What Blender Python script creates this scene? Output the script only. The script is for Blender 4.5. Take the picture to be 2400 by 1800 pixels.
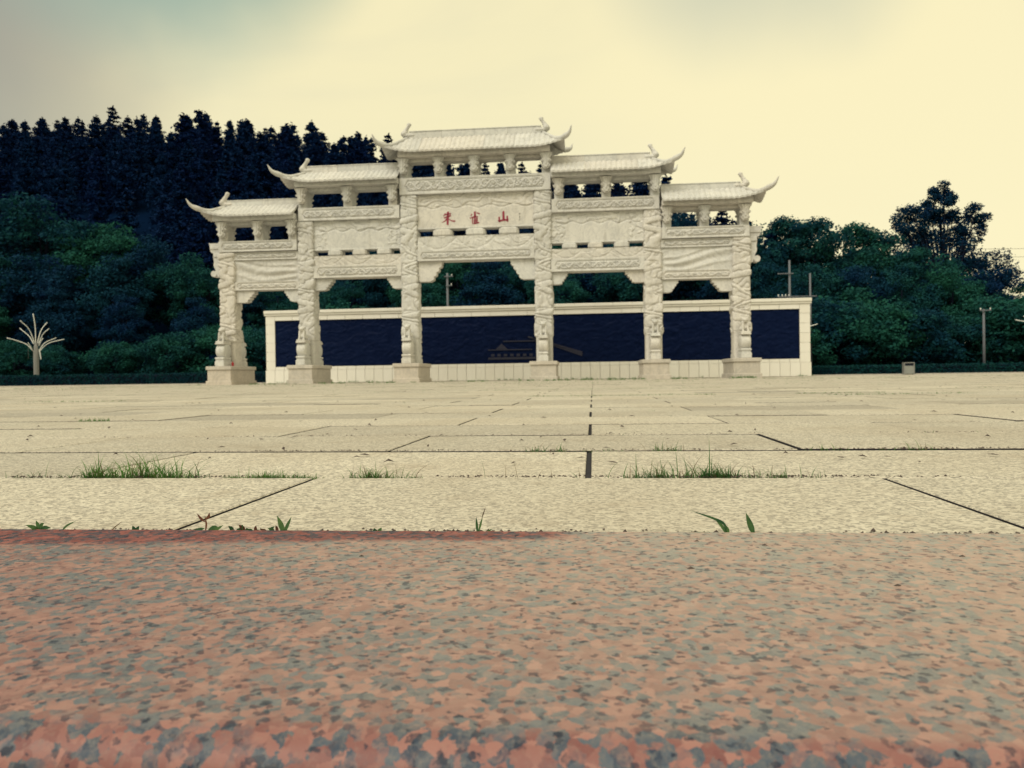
import bpy, bmesh, math, random
import numpy as np
from mathutils import Vector, Matrix
for o in list(bpy.data.objects): bpy.data.objects.remove(o)
S = bpy.context.scene
COL = S.collection
R = math.radians
PI = math.pi
rng = np.random.default_rng(7)
random.seed(7)

# ------------------------------------------------------------------ camera
H = 0.216
yaw, pitch, roll = math.atan(.105), -math.atan(17/1800.), math.atan(.0142)
fw = Vector((-math.sin(yaw)*math.cos(pitch), math.cos(yaw)*math.cos(pitch), math.sin(pitch)))
rr = Vector((math.cos(yaw), math.sin(yaw), 0)); uu = rr.cross(fw)
CR = math.cos(roll)*rr - math.sin(roll)*uu
CU = math.sin(roll)*rr + math.cos(roll)*uu
cam = bpy.data.cameras.new('camera'); co = bpy.data.objects.new('camera', cam); COL.objects.link(co)
M = Matrix((CR, CU, -fw)).transposed().to_4x4(); M.translation = Vector((0, 0, H)); co.matrix_world = M
cam.sensor_width = 36; cam.lens = 27.0; cam.clip_start = .02; cam.clip_end = 9000
cam.dof.use_dof = True; cam.dof.focus_distance = 1.35; cam.dof.aperture_fstop = 11
S.camera = co

# ------------------------------------------------------------------ light
SUN_AZ, SUN_EL = (-0.50, -0.87), R(48)
az = Vector((SUN_AZ[0], SUN_AZ[1], 0)).normalized()
sd = Vector((az.x*math.cos(SUN_EL), az.y*math.cos(SUN_EL), math.sin(SUN_EL)))
sl = bpy.data.lights.new('sun', 'SUN'); sl.energy = 1.5; sl.angle = R(34); sl.color = (1, .95, .82)
so = bpy.data.objects.new('sun', sl); COL.objects.link(so)
so.rotation_euler = (-sd).to_track_quat('-Z', 'Y').to_euler()

w = bpy.data.worlds.new('World'); S.world = w; w.use_nodes = True
nt = w.node_tree; nt.nodes.clear()
def N(t, typ, **kw):
    n = t.nodes.new(typ)
    for k, v in kw.items():
        if k.startswith('i_'):
            key = k[2:]; n.inputs[int(key) if key.isdigit() else key].default_value = v
        else: setattr(n, k, v)
    return n
def L(t, a, b): t.links.new(a, b)
def math_(t, op, a, b=None, clamp=False):
    n = t.nodes.new('ShaderNodeMath'); n.operation = op; n.use_clamp = clamp
    for i, x in enumerate((a, b)):
        if x is None: continue
        if isinstance(x, (int, float)): n.inputs[i].default_value = x
        else: L(t, x, n.inputs[i])
    return n.outputs[0]
def mix(t, fac, a, b, typ='MIX'):
    n = t.nodes.new('ShaderNodeMix'); n.data_type = 'RGBA'; n.blend_type = typ
    for i, x in ((0, fac), (6, a), (7, b)):
        if isinstance(x, (int, float)): n.inputs[i].default_value = x
        elif isinstance(x, tuple): n.inputs[i].default_value = (*x, 1) if len(x) == 3 else x
        else: L(t, x, n.inputs[i])
    return n.outputs[2]
def maprange(t, v, a, b, c=0., d=1., smooth=True):
    n = t.nodes.new('ShaderNodeMapRange'); n.interpolation_type = 'SMOOTHSTEP' if smooth else 'LINEAR'
    L(t, v, n.inputs[0])
    for i, x in enumerate((a, b, c, d)): n.inputs[i+1].default_value = x
    return n.outputs[0]
sky = N(nt, 'ShaderNodeTexSky', sky_type='NISHITA', sun_disc=False, sun_elevation=SUN_EL, sun_rotation=math.atan2(sd.x, sd.y))
skyc = mix(nt, 1., sky.outputs[0], (.1, .1, .1), 'MULTIPLY')
tc = N(nt, 'ShaderNodeTexCoord')
def noise(t, vec, scale, detail=4, rough=.55, dist=0.):
    n = N(t, 'ShaderNodeTexNoise'); n.inputs['Scale'].default_value = scale; n.inputs['Detail'].default_value = detail
    n.inputs['Roughness'].default_value = rough; n.inputs['Distortion'].default_value = dist
    if vec is not None: L(t, vec, n.inputs['Vector'])
    return n
n1 = noise(nt, tc.outputs['Generated'], 1.6, 3, .45)
n2 = noise(nt, tc.outputs['Generated'], 3.1, 4, .5, .3)
def spot(d, a, b):
    vm = N(nt, 'ShaderNodeVectorMath', operation='DOT_PRODUCT'); L(nt, tc.outputs['Generated'], vm.inputs[0])
    v = Vector(d).normalized(); vm.inputs[1].default_value = v
    # soft cloud edges: wobble the distance with noise
    val = math_(nt, 'ADD', vm.outputs['Value'], math_(nt, 'MULTIPLY', math_(nt, 'SUBTRACT', n2.outputs[0], .5), .022))
    return maprange(nt, val, a, b)
bright, shade = (.85, .77, .47), (.54, .52, .40)
mpw = N(nt, 'ShaderNodeMapping'); L(nt, tc.outputs['Generated'], mpw.inputs[0]); mpw.inputs['Rotation'].default_value = (0, R(25), 0); mpw.inputs['Scale'].default_value = (1.2, 1.2, 3.4)
n3 = noise(nt, mpw.outputs[0], 1.5, 5, .5, .5)
cl = mix(nt, maprange(nt, n1.outputs[0], .25, .55), shade, bright)
cl = mix(nt, math_(nt, 'MULTIPLY', spot((-.02, .93, .33), .88, .98), .8), cl, bright)
cl = mix(nt, math_(nt, 'MULTIPLY', maprange(nt, n3.outputs[0], .42, .66), .42), cl, (.66, .63, .44))
cl = mix(nt, math_(nt, 'MULTIPLY', spot((.30, .93, .20), .91, .985), .85), cl, (.89, .80, .485))
cl = mix(nt, math_(nt, 'MULTIPLY', spot((-.70, .62, .36), .93, 1.0), .85), cl, (.25, .25, .225))
cl = mix(nt, math_(nt, 'MULTIPLY', spot((.68, .62, .40), .94, 1.0), .5), cl, (.52, .45, .32))
cl = mix(nt, math_(nt, 'MULTIPLY', spot((-.42, .72, .545), .966, .997), .9), cl, mix(nt, .72, skyc, (.20, .38, .29)))
cl = mix(nt, math_(nt, 'MULTIPLY', spot((.20, .82, .54), .970, 1.0), .6), cl, mix(nt, .75, skyc, (.47, .53, .40)))
fin = mix(nt, .94, skyc, cl)
bg = N(nt, 'ShaderNodeBackground'); L(nt, fin, bg.inputs[0]); bg.inputs[1].default_value = 1.0
L(nt, bg.outputs[0], N(nt, 'ShaderNodeOutputWorld').inputs[0])
S.view_settings.view_transform = 'Standard'; S.view_settings.look = 'None'
S.view_settings.exposure = 0.2; S.view_settings.gamma = 1.0; S.view_settings.use_curve_mapping = False
S.render.engine = 'CYCLES'; S.cycles.max_bounces = 4; S.cycles.diffuse_bounces = 2; S.cycles.glossy_bounces = 2; S.cycles.transmission_bounces = 2

# ------------------------------------------------------------------ mesh helpers
def mesh_obj(name, verts, faces, mat=None, parent=None, loc=(0, 0, 0), smooth=False, rot=None):
    me = bpy.data.meshes.new(name)
    verts = np.asarray(verts, dtype=np.float32).reshape(-1, 3)
    if isinstance(faces, np.ndarray):
        nf, k = faces.shape
        me.vertices.add(len(verts)); me.vertices.foreach_set('co', verts.ravel())
        me.loops.add(nf*k); me.loops.foreach_set('vertex_index', faces.astype(np.int32).ravel())
        me.polygons.add(nf); me.polygons.foreach_set('loop_start', np.arange(0, nf*k, k, dtype=np.int32))
        me.update(calc_edges=True); me.validate()
    else:
        me.from_pydata(verts.tolist(), [], faces)
    if smooth: me.polygons.foreach_set('use_smooth', np.ones(len(me.polygons), dtype=bool))
    me.update()
    if mat:
        for m_ in (mat if isinstance(mat, (list, tuple)) else [mat]): me.materials.append(m_)
    return link(name, me, parent, loc, rot)
def link(name, data, parent=None, loc=(0, 0, 0), rot=None):
    o = bpy.data.objects.new(name, data); COL.objects.link(o); o.location = loc
    if rot is not None: o.rotation_euler = rot
    if parent: o.parent = parent
    return o
def empty(name, loc=(0, 0, 0), rz=0., parent=None):
    o = link(name, None, parent, loc); o.rotation_euler = (0, 0, rz); o.empty_display_size = .3; return o
def tag(o, label=None, cat=None, group=None, kind=None):
    if label: o['label'] = label
    if cat: o['category'] = cat
    if group: o['group'] = group
    if kind: o['kind'] = kind
    return o
class MB:
    def __init__(s): s.v = []; s.f = []
    def add(s, v, f):
        b = len(s.v); s.v += [tuple(p) for p in v]; s.f += [tuple(i+b for i in q) for q in f]
    def box(s, x0, x1, y0, y1, z0, z1):
        s.add([(x0,y0,z0),(x1,y0,z0),(x1,y1,z0),(x0,y1,z0),(x0,y0,z1),(x1,y0,z1),(x1,y1,z1),(x0,y1,z1)],
              [(0,3,2,1),(4,5,6,7),(0,1,5,4),(1,2,6,5),(2,3,7,6),(3,0,4,7)])
    def cbox(s, x0, x1, y0, y1, z0, z1, c=.015):
        """box with chamfered edges"""
        P = []
        for z, k in ((z0, c), (z0+c, 0), (z1-c, 0), (z1, c)):
            a0, a1, b0, b1 = x0+k, x1-k, y0+k, y1-k
            P += [(a0+c,b0,z),(a1-c,b0,z),(a1,b0+c,z),(a1,b1-c,z),(a1-c,b1,z),(a0+c,b1,z),(a0,b1-c,z),(a0,b0+c,z)]
        F = [tuple(range(7,-1,-1)), tuple(range(24,32))]
        for r_ in range(3):
            for i in range(8):
                j = (i+1) % 8; F.append((r_*8+i, r_*8+j, r_*8+8+j, r_*8+8+i))
        s.add(P, F)
    def tube(s, pts, rad, n=8, cap=True, flat=None):
        pts = [Vector(p) for p in pts]; m = len(pts)
        rad = rad if isinstance(rad, (list, tuple)) else [rad]*m
        V = []; F = []; prev = None
        for i, p in enumerate(pts):
            d = (pts[min(i+1, m-1)]-pts[max(i-1, 0)]).normalized()
            if prev is None: u_ = d.orthogonal().normalized() if flat is None else (Vector(flat)-d*Vector(flat).dot(d)).normalized()
            else: u_ = (prev-d*prev.dot(d)).normalized()
            prev = u_; v_ = d.cross(u_)
            for k in range(n):
                a = 2*PI*k/n; V.append(p+(u_*math.cos(a)+v_*math.sin(a))*rad[i])
        for i in range(m-1):
            for k in range(n):
                j = (k+1) % n; F.append((i*n+k, i*n+j, i*n+n+j, i*n+n+k))
        if cap: F += [tuple(range(n-1, -1, -1)), tuple(range((m-1)*n, m*n))]
        s.add(V, F)
    def prism_xz(s, poly, y0, y1):
        n = len(poly)
        s.add([(x, y0, z) for x, z in poly]+[(x, y1, z) for x, z in poly],
              [tuple(range(n)), tuple(range(2*n-1, n-1, -1))]+[(i, i+n, (i+1) % n+n, (i+1) % n) for i in range(n)])
    def lathe(s, prof, n=16, c=(0, 0, 0)):
        V = []; F = []
        for r_, z in prof:
            for k in range(n): V.append((c[0]+r_*math.cos(2*PI*k/n), c[1]+r_*math.sin(2*PI*k/n), c[2]+z))
        for i in range(len(prof)-1):
            for k in range(n):
                j = (k+1) % n; F.append((i*n+k, i*n+j, i*n+n+j, i*n+n+k))
        F += [tuple(range(n-1, -1, -1)), tuple(range((len(prof)-1)*n, len(prof)*n))]
        s.add(V, F)
    def build(s, name, mat, parent=None, loc=(0, 0, 0), smooth=False, fixn=False):
        o = mesh_obj(name, s.v, s.f, mat, parent, loc, smooth)
        if fixn:
            bm = bmesh.new(); bm.from_mesh(o.data); bmesh.ops.recalc_face_normals(bm, faces=bm.faces); bm.to_mesh(o.data); bm.free()
        return o
def autosmooth(o, ang=40):
    me = o.data; bm = bmesh.new(); bm.from_mesh(me)
    for f in bm.faces: f.smooth = True
    for e in bm.edges:
        if len(e.link_faces) == 2 and e.calc_face_angle(0) > R(ang): e.smooth = False
    bm.to_mesh(me); bm.free()
def fuse(blobs, voxel):
    """one continuous mesh from overlapping ellipsoids (centre, radii) and capsules"""
    bm = bmesh.new()
    for b in blobs:
        if len(b) == 2:
            c, r_ = b; g = bmesh.ops.create_icosphere(bm, subdivisions=3, radius=1)
            for v in g['verts']: v.co = Vector((v.co.x*r_[0]+c[0], v.co.y*r_[1]+c[1], v.co.z*r_[2]+c[2]))
        else:
            p, q, ra, rb = b; p, q = Vector(p), Vector(q)
            for i in range(7):
                t = i/6; g = bmesh.ops.create_icosphere(bm, subdivisions=2, radius=ra+(rb-ra)*t)
                for v in g['verts']: v.co += p.lerp(q, t)
    me = bpy.data.meshes.new('fuse'); bm.to_mesh(me); bm.free()
    o = bpy.data.objects.new('fuse', me); COL.objects.link(o)
    md = o.modifiers.new('r', 'REMESH'); md.mode = 'VOXEL'; md.voxel_size = voxel; md.use_smooth_shade = True
    dg = bpy.context.evaluated_depsgraph_get(); me2 = bpy.data.meshes.new_from_object(o.evaluated_get(dg))
    bpy.data.objects.remove(o); return me2

# numpy gradient noise
_g = np.random.default_rng(3)
_perm = _g.permutation(256); _perm = np.concatenate([_perm]*3)
_grad = _g.normal(size=(256, 3)); _grad /= np.linalg.norm(_grad, axis=1)[:, None]
def perlin(x, y, z=None):
    x = np.asarray(x, float); y = np.asarray(y, float); z = np.zeros_like(x) if z is None else np.asarray(z, float)
    xi, yi, zi = np.floor(x).astype(int), np.floor(y).astype(int), np.floor(z).astype(int)
    xf, yf, zf = x-xi, y-yi, z-zi
    fa = lambda t: t*t*t*(t*(t*6-15)+10)
    u_, v_, w_ = fa(xf), fa(yf), fa(zf)
    def g(dx, dy, dz):
        h = _perm[(_perm[(_perm[(xi+dx) & 255]+yi+dy) & 255]+zi+dz) & 255]
        gr = _grad[h]; return gr[..., 0]*(xf-dx)+gr[..., 1]*(yf-dy)+gr[..., 2]*(zf-dz)
    l = lambda a, b, t: a+(b-a)*t
    return l(l(l(g(0,0,0), g(1,0,0), u_), l(g(0,1,0), g(1,1,0), u_), v_), l(l(g(0,0,1), g(1,0,1), u_), l(g(0,1,1), g(1,1,1), u_), v_), w_)
def sstep(x, a, b):
    t = np.clip((x-a)/(b-a), 0, 1); return t*t*(3-2*t)

# ------------------------------------------------------------------ materials
MATS = {}
def mat(name):
    m = bpy.data.materials.new(name); m.use_nodes = True; t = m.node_tree
    b = t.nodes['Principled BSDF']; MATS[name] = m
    return m, t, b
def bump(t, b, h, strength=.3, dist=.01):
    n = N(t, 'ShaderNodeBump'); n.inputs['Strength'].default_value = strength; n.inputs['Distance'].default_value = dist
    L(t, h, n.inputs['Height']); L(t, n.outputs[0], b.inputs['Normal'])
def coords(t, which='Object'):
    return N(t, 'ShaderNodeTexCoord').outputs[which]
def geo_pos(t): return N(t, 'ShaderNodeNewGeometry').outputs['Position']
def ramp(t, v, stops):
    n = N(t, 'ShaderNodeValToRGB'); L(t, v, n.inputs[0]); e = n.color_ramp.elements
    while len(e) < len(stops): e.new(.5)
    for i, (p, c) in enumerate(stops): e[i].position = p; e[i].color = (*c, 1)
    return n.outputs[0]

def marble(name, c1, c2, vein, rough=.6):
    m, t, b = mat(name); P = geo_pos(t)
    n = noise(t, P, .9, 6, .6, .8); n2_ = noise(t, P, 9, 5, .6); n3 = noise(t, P, 60, 3, .6)
    c = mix(t, maprange(t, n.outputs[0], .35, .65), c1, c2)
    # grey veins: thin bands of a distorted noise
    v = noise(t, P, 1.3, 5, .65, 1.6); band = math_(t, 'ABSOLUTE', math_(t, 'SUBTRACT', v.outputs[0], .5))
    c = mix(t, math_(t, 'MULTIPLY', maprange(t, band, .05, .0), .5), c, vein)
    # weather streaks running down
    mp = N(t, 'ShaderNodeMapping'); L(t, P, mp.inputs[0]); mp.inputs['Scale'].default_value = (5, 5, .45)
    st = noise(t, mp.outputs[0], 1.0, 4, .6)
    c = mix(t, math_(t, 'MULTIPLY', maprange(t, st.outputs[0], .52, .75), .35), c, (.36, .335, .29))
    c = mix(t, math_(t, 'MULTIPLY', maprange(t, n2_.outputs[0], .45, .75), .25), c, vein)
    oi = N(t, 'ShaderNodeObjectInfo')
    c = mix(t, 1., c, ramp(t, oi.outputs['Random'], [(0, (.93, .92, .91)), (.5, (1, 1, 1)), (1, (1, .96, .92))]), 'MULTIPLY')
    L(t, c, b.inputs['Base Color']); b.inputs['Roughness'].default_value = rough
    b.inputs['Specular IOR Level'].default_value = .3
    bump(t, b, n3.outputs[0], .25, .01); return m
MARB = marble('white_marble', (.74, .73, .71), (.64, .635, .62), (.47, .47, .48))
MARB_C = marble('carved_marble', (.72, .705, .685), (.635, .625, .605), (.47, .465, .47), .7)
PLINTH = marble('plinth_granite', (.62, .575, .525), (.54, .50, .45), (.42, .40, .38), .75)
m, t, b = mat('white_tile'); P = geo_pos(t); n = noise(t, P, 1.2, 4, .6); oi = N(t, 'ShaderNodeObjectInfo')
mp = N(t, 'ShaderNodeMapping'); L(t, P, mp.inputs[0]); mp.inputs['Scale'].default_value = (7, 7, .8); st = noise(t, mp.outputs[0], 1., 4, .6)
c = mix(t, n.outputs[0], (.92, .90, .85), (.86, .83, .77)); c = mix(t, math_(t, 'MULTIPLY', maprange(t, st.outputs[0], .55, .8), .16), c, (.60, .55, .46))
c = mix(t, 1., c, ramp(t, oi.outputs['Random'], [(0, (.95, .94, .92)), (1, (1, 1, 1))]), 'MULTIPLY')
L(t, c, b.inputs['Base Color']); b.inputs['Roughness'].default_value = .5; WHITE = m

def simple(name, c, rough=.6, metal=0., ns=8., var=.25, bmp=0.):
    m, t, b = mat(name); n = noise(t, geo_pos(t), ns, 5, .6)
    d = tuple(x*(1-var) for x in c); L(t, mix(t, n.outputs[0], d, tuple(x*(1+var*.6) for x in c)), b.inputs['Base Color'])
    b.inputs['Roughness'].default_value = rough; b.inputs['Metallic'].default_value = metal
    if bmp: bump(t, b, n.outputs[0], bmp, .02)
    return m
RED = simple('red_paint', (.30, .020, .055), .6, ns=20)
INK = simple('grey_paint', (.20, .20, .18), .7)
GREYM = simple('grey_metal', (.30, .30, .30), .45, .3)
LAMPW = simple('lamp_tube_white', (.88, .88, .86), .35)
POLE = simple('pole_concrete', (.16, .17, .20), .8, ns=14)
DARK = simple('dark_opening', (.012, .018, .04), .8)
BIN = simple('bin_panel', (.27, .28, .27), .55)
REDCAN = simple('red_plastic', (.45, .03, .04), .4)
SOIL_SHADE = simple('soil_and_joint_shade', (.022, .020, .028), .95, ns=30, bmp=.4)
BARK = simple('bark', (.012, .016, .034), .9, ns=12, bmp=.5); BARK.node_tree.nodes['Principled BSDF'].inputs['Specular IOR Level'].default_value = .05
CABLE = simple('cable', (.10, .10, .10), .6)

# bronze mural
m, t, b = mat('bronze_relief'); P = geo_pos(t); n = noise(t, P, 2.2, 6, .6); n2_ = noise(t, P, 14, 4, .6)
c = mix(t, maprange(t, n.outputs[0], .35, .7), (.001, .006, .034), (.0025, .009, .043))
c = mix(t, math_(t, 'MULTIPLY', maprange(t, n2_.outputs[0], .5, .75), .4), c, (.008, .016, .06))
L(t, c, b.inputs['Base Color']); b.inputs['Roughness'].default_value = .55; b.inputs['Metallic'].default_value = .0
b.inputs['Specular IOR Level'].default_value = .06
BRONZE = m
BRONZE2 = simple('worn_bronze', (.012, .014, .042), .5, ns=5)

# beige flamed granite paving
def paving_mat():
    m, t, b = mat('paving_granite'); P = geo_pos(t)
    fine = noise(t, P, 150, 3, .7); med = noise(t, P, 55, 4, .65); big = noise(t, P, 1.1, 4, .6, .5); dirt = noise(t, P, 6, 5, .65)
    c = mix(t, maprange(t, med.outputs[0], .38, .62), (.545, .51, .45), (.70, .665, .59))
    v = N(t, 'ShaderNodeTexVoronoi'); v.inputs['Scale'].default_value = 190; L(t, P, v.inputs['Vector'])
    sp = N(t, 'ShaderNodeSeparateColor'); L(t, v.outputs['Color'], sp.inputs[0])
    c = mix(t, math_(t, 'MULTIPLY', maprange(t, sp.outputs[0], .60, .72), .62), c, (.20, .19, .18))
    c = mix(t, math_(t, 'MULTIPLY', maprange(t, fine.outputs[0], .55, .72), .5), c, (.78, .745, .66))
    c = mix(t, math_(t, 'MULTIPLY', maprange(t, big.outputs[0], .38, .72), .42), c, (.40, .345, .275))
    c = mix(t, math_(t, 'MULTIPLY', maprange(t, dirt.outputs[0], .54, .74), .42), c, (.34, .28, .22))
    oi = N(t, 'ShaderNodeObjectInfo')
    c = mix(t, 1., c, ramp(t, oi.outputs['Random'], [(0, (.74, .72, .71)), (.22, (.92, .90, .88)), (.6, (1., .975, .94)), (1, (1.12, 1.09, 1.05))]), 'MULTIPLY')
    L(t, c, b.inputs['Base Color']); b.inputs['Roughness'].default_value = .8; b.inputs['Specular IOR Level'].default_value = .25
    h = math_(t, 'ADD', fine.outputs[0], med.outputs[0]); bump(t, b, h, .6, .006); return m
PAVE = paving_mat()

# pink granite of the step
def pink_granite():
    m, t, b = mat('pink_granite'); P = geo_pos(t)
    wob = noise(t, P, 95, 5, .65); vm = N(t, 'ShaderNodeVectorMath', operation='SCALE'); L(t, wob.outputs['Color'], vm.inputs[0]); vm.inputs['Scale'].default_value = .013
    va = N(t, 'ShaderNodeVectorMath', operation='ADD'); L(t, P, va.inputs[0]); L(t, vm.outputs[0], va.inputs[1]); Q = va.outputs[0]
    v1 = N(t, 'ShaderNodeTexVoronoi'); v1.inputs['Scale'].default_value = 112; L(t, Q, v1.inputs['Vector'])
    s1 = N(t, 'ShaderNodeSeparateColor'); L(t, v1.outputs['Color'], s1.inputs[0])
    v3 = N(t, 'ShaderNodeTexVoronoi'); v3.inputs['Scale'].default_value = 74; v3.inputs['Randomness'].default_value = 1.; L(t, Q, v3.inputs['Vector'])
    v2 = N(t, 'ShaderNodeTexVoronoi'); v2.inputs['Scale'].default_value = 185; L(t, Q, v2.inputs['Vector'])
    s2 = N(t, 'ShaderNodeSeparateColor'); L(t, v2.outputs['Color'], s2.inputs[0])
    fn = noise(t, P, 260, 3, .7); big = noise(t, P, 16, 4, .6)
    pink = mix(t, s1.outputs[1], (.225, .088, .088), (.41, .205, .178))
    grey = mix(t, s1.outputs[2], (.028, .052, .098), (.10, .135, .18))
    mot = noise(t, Q, 170, 5, .75)
    grey = mix(t, maprange(t, mot.outputs[0], .42, .66), grey, (.15, .165, .18))
    # patches richer in feldspar and patches richer in quartz
    thr = math_(t, 'ADD', s1.outputs[0], math_(t, 'MULTIPLY', math_(t, 'SUBTRACT', big.outputs[0], .5), 1.3))
    thr = math_(t, 'ADD', thr, math_(t, 'MULTIPLY', math_(t, 'SUBTRACT', mot.outputs[0], .5), .55))
    pm = maprange(t, thr, .20, .62); c = mix(t, pm, grey, pink)
    c = mix(t, math_(t, 'MULTIPLY', maprange(t, math_(t, 'ADD', s2.outputs[0], math_(t, 'MULTIPLY', mot.outputs[0], .35)), 1.02, 1.16), .7), c, (.014, .026, .055))
    c = mix(t, math_(t, 'MULTIPLY', maprange(t, fn.outputs[0], .45, .75), .28), c, (.36, .28, .23))
    clus = noise(t, P, 40, 3, .6)
    dsp = math_(t, 'ADD', math_(t, 'ADD', v3.outputs['Distance'], math_(t, 'MULTIPLY', math_(t, 'SUBTRACT', .52, clus.outputs[0]), 1.0)), math_(t, 'MULTIPLY', pm, .09))
    dsp = math_(t, 'ADD', dsp, math_(t, 'MULTIPLY', math_(t, 'SUBTRACT', mot.outputs[0], .5), .35))
    darkm = math_(t, 'MAXIMUM', maprange(t, dsp, .22, .10), maprange(t, math_(t, 'ADD', s2.outputs[0], math_(t, 'MULTIPLY', mot.outputs[0], .35)), 1.02, 1.09))
    c = mix(t, math_(t, 'MULTIPLY', maprange(t, dsp, .22, .10), .9), c, (.012, .022, .05))
    c = mix(t, 1., c, (.86, .82, .86), 'MULTIPLY')
    # darker, redder band along the back edge, at the left
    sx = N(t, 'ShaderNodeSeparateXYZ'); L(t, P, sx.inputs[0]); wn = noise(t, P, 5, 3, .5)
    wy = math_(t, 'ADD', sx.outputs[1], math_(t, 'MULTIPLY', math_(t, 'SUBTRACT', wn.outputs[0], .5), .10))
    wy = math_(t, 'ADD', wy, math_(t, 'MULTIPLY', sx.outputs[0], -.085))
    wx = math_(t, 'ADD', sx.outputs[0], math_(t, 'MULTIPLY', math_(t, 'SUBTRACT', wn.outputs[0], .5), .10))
    red_band = math_(t, 'MULTIPLY', maprange(t, wy, .985, 1.035), maprange(t, wx, .02, -.10))
    # uneven sheen painted in for the grazing sky reflection, weaker toward the left end
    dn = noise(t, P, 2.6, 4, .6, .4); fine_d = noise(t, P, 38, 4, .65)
    sky_wash = math_(t, 'MULTIPLY', maprange(t, math_(t, 'ADD', sx.outputs[0], math_(t, 'MULTIPLY', math_(t, 'SUBTRACT', dn.outputs[0], .5), .9)), -.75, .25, .30, 1.0), maprange(t, fine_d.outputs[0], .3, .6, .7, 1.))
    sky_wash = math_(t, 'MULTIPLY', math_(t, 'MULTIPLY', sky_wash, maprange(t, red_band, 0, 1, 1, .1)), maprange(t, darkm, 0, 1, 1., .3))
    c = mix(t, math_(t, 'MULTIPLY', red_band, .62), c, mix(t, 1., c, (.78, .42, .42), 'MULTIPLY'))
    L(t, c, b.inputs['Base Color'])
    L(t, maprange(t, red_band, 0, 1, .46, .7), b.inputs['Roughness']); b.inputs['Sheen Roughness'].default_value = .42; b.inputs['Sheen Tint'].default_value = (1, .93, .82, 1); L(t, sky_wash, b.inputs['Sheen Weight']); L(t, maprange(t, red_band, 0, 1, .28, .2), b.inputs['Specular IOR Level'])
    bump(t, b, math_(t, 'ADD', fn.outputs[0], s2.outputs[2]), .10, .002); return m
PINK = pink_granite()

def leaf(name, c1, c2, trans=.25, obj=.35, ns=.8):
    m, t, b = mat(name)
    n = noise(t, geo_pos(t), ns, 4, .6); oi = N(t, 'ShaderNodeObjectInfo')
    f = math_(t, 'ADD', math_(t, 'MULTIPLY', n.outputs[0], 1.0), math_(t, 'MULTIPLY', math_(t, 'SUBTRACT', oi.outputs['Random'], .5), obj))
    c = mix(t, maprange(t, f, .3, .75, smooth=False), c1, c2)
    L(t, c, b.inputs['Base Color']); b.inputs['Roughness'].default_value = .7; b.inputs['Specular IOR Level'].default_value = .04
    tr = N(t, 'ShaderNodeBsdfTranslucent'); L(t, c, tr.inputs[0]); mx = N(t, 'ShaderNodeMixShader'); mx.inputs[0].default_value = trans
    L(t, b.outputs[0], mx.inputs[1]); L(t, tr.outputs[0], mx.inputs[2])
    L(t, mx.outputs[0], t.nodes['Material Output'].inputs[0]); return m
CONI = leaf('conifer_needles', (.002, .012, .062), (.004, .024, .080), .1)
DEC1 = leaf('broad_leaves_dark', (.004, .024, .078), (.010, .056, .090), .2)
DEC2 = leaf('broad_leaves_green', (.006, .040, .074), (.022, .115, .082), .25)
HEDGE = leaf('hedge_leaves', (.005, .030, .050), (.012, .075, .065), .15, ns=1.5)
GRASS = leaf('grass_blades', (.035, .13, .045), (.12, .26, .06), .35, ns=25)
GRASSD = leaf('dry_grass', (.10, .075, .055), (.22, .16, .09), .3, ns=25)
WEED = leaf('weed_leaf', (.030, .085, .045), (.11, .20, .075), .3, ns=70)
WEEDB = leaf('weed_stem_brown', (.13, .055, .04), (.20, .09, .055), .2, ns=30)
LITTER = simple('leaf_litter_brown', (.075, .055, .05), .9, ns=40)
GRD = simple('ground_green', (.03, .06, .04), .95, ns=2., bmp=.3)
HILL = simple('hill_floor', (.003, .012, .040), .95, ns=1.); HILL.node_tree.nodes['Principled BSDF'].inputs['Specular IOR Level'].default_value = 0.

# ------------------------------------------------------------------ ground
mesh_g = MB(); mesh_g.add([(-4000, 48.5, -.06), (4000, 48.5, -.06), (4000, 6000, -.06), (-4000, 6000, -.06)], [(0, 1, 2, 3)])
mesh_g.add([(-4000, -3000, -.30), (4000, -3000, -.30), (4000, 48.5, -.30), (-4000, 48.5, -.30)], [(0, 1, 2, 3)])
tag(mesh_g.build('ground', GRD), kind='structure')
RX = [-260, -170, -124, -104, -76, -58, -41, -24, -7, 10, 26, 40, 60, 90, 260]
RZ = [40, 43, 45, 46, 44.5, 42.2, 38, 33.3, 30.6, 27.5, 19, 10, 5, 3, 2]
def hill_z(X, Y):
    r_ = np.interp(X, RX, RZ); t_ = np.clip((np.asarray(Y)-64)/(152-64), 0, 1)
    return r_*(t_*t_*(3-2*t_)*.55+.45*t_) - .05
xs = np.linspace(-260, 260, 105); ys = np.linspace(60, 260, 61)
XX, YY = np.meshgrid(xs, ys); ZZ = hill_z(XX, YY)+.5*perlin(XX*.11, YY*.11)*np.clip((YY-66)/20, 0, 1)
ny_, nx_ = XX.shape
idx = np.arange(ny_*nx_).reshape(ny_, nx_)
fc = np.stack([idx[:-1, :-1], idx[:-1, 1:], idx[1:, 1:], idx[1:, :-1]], -1).reshape(-1, 4)
tag(mesh_obj('hill', np.stack([XX, YY, ZZ], -1), fc, HILL, smooth=True), kind='structure')

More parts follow.
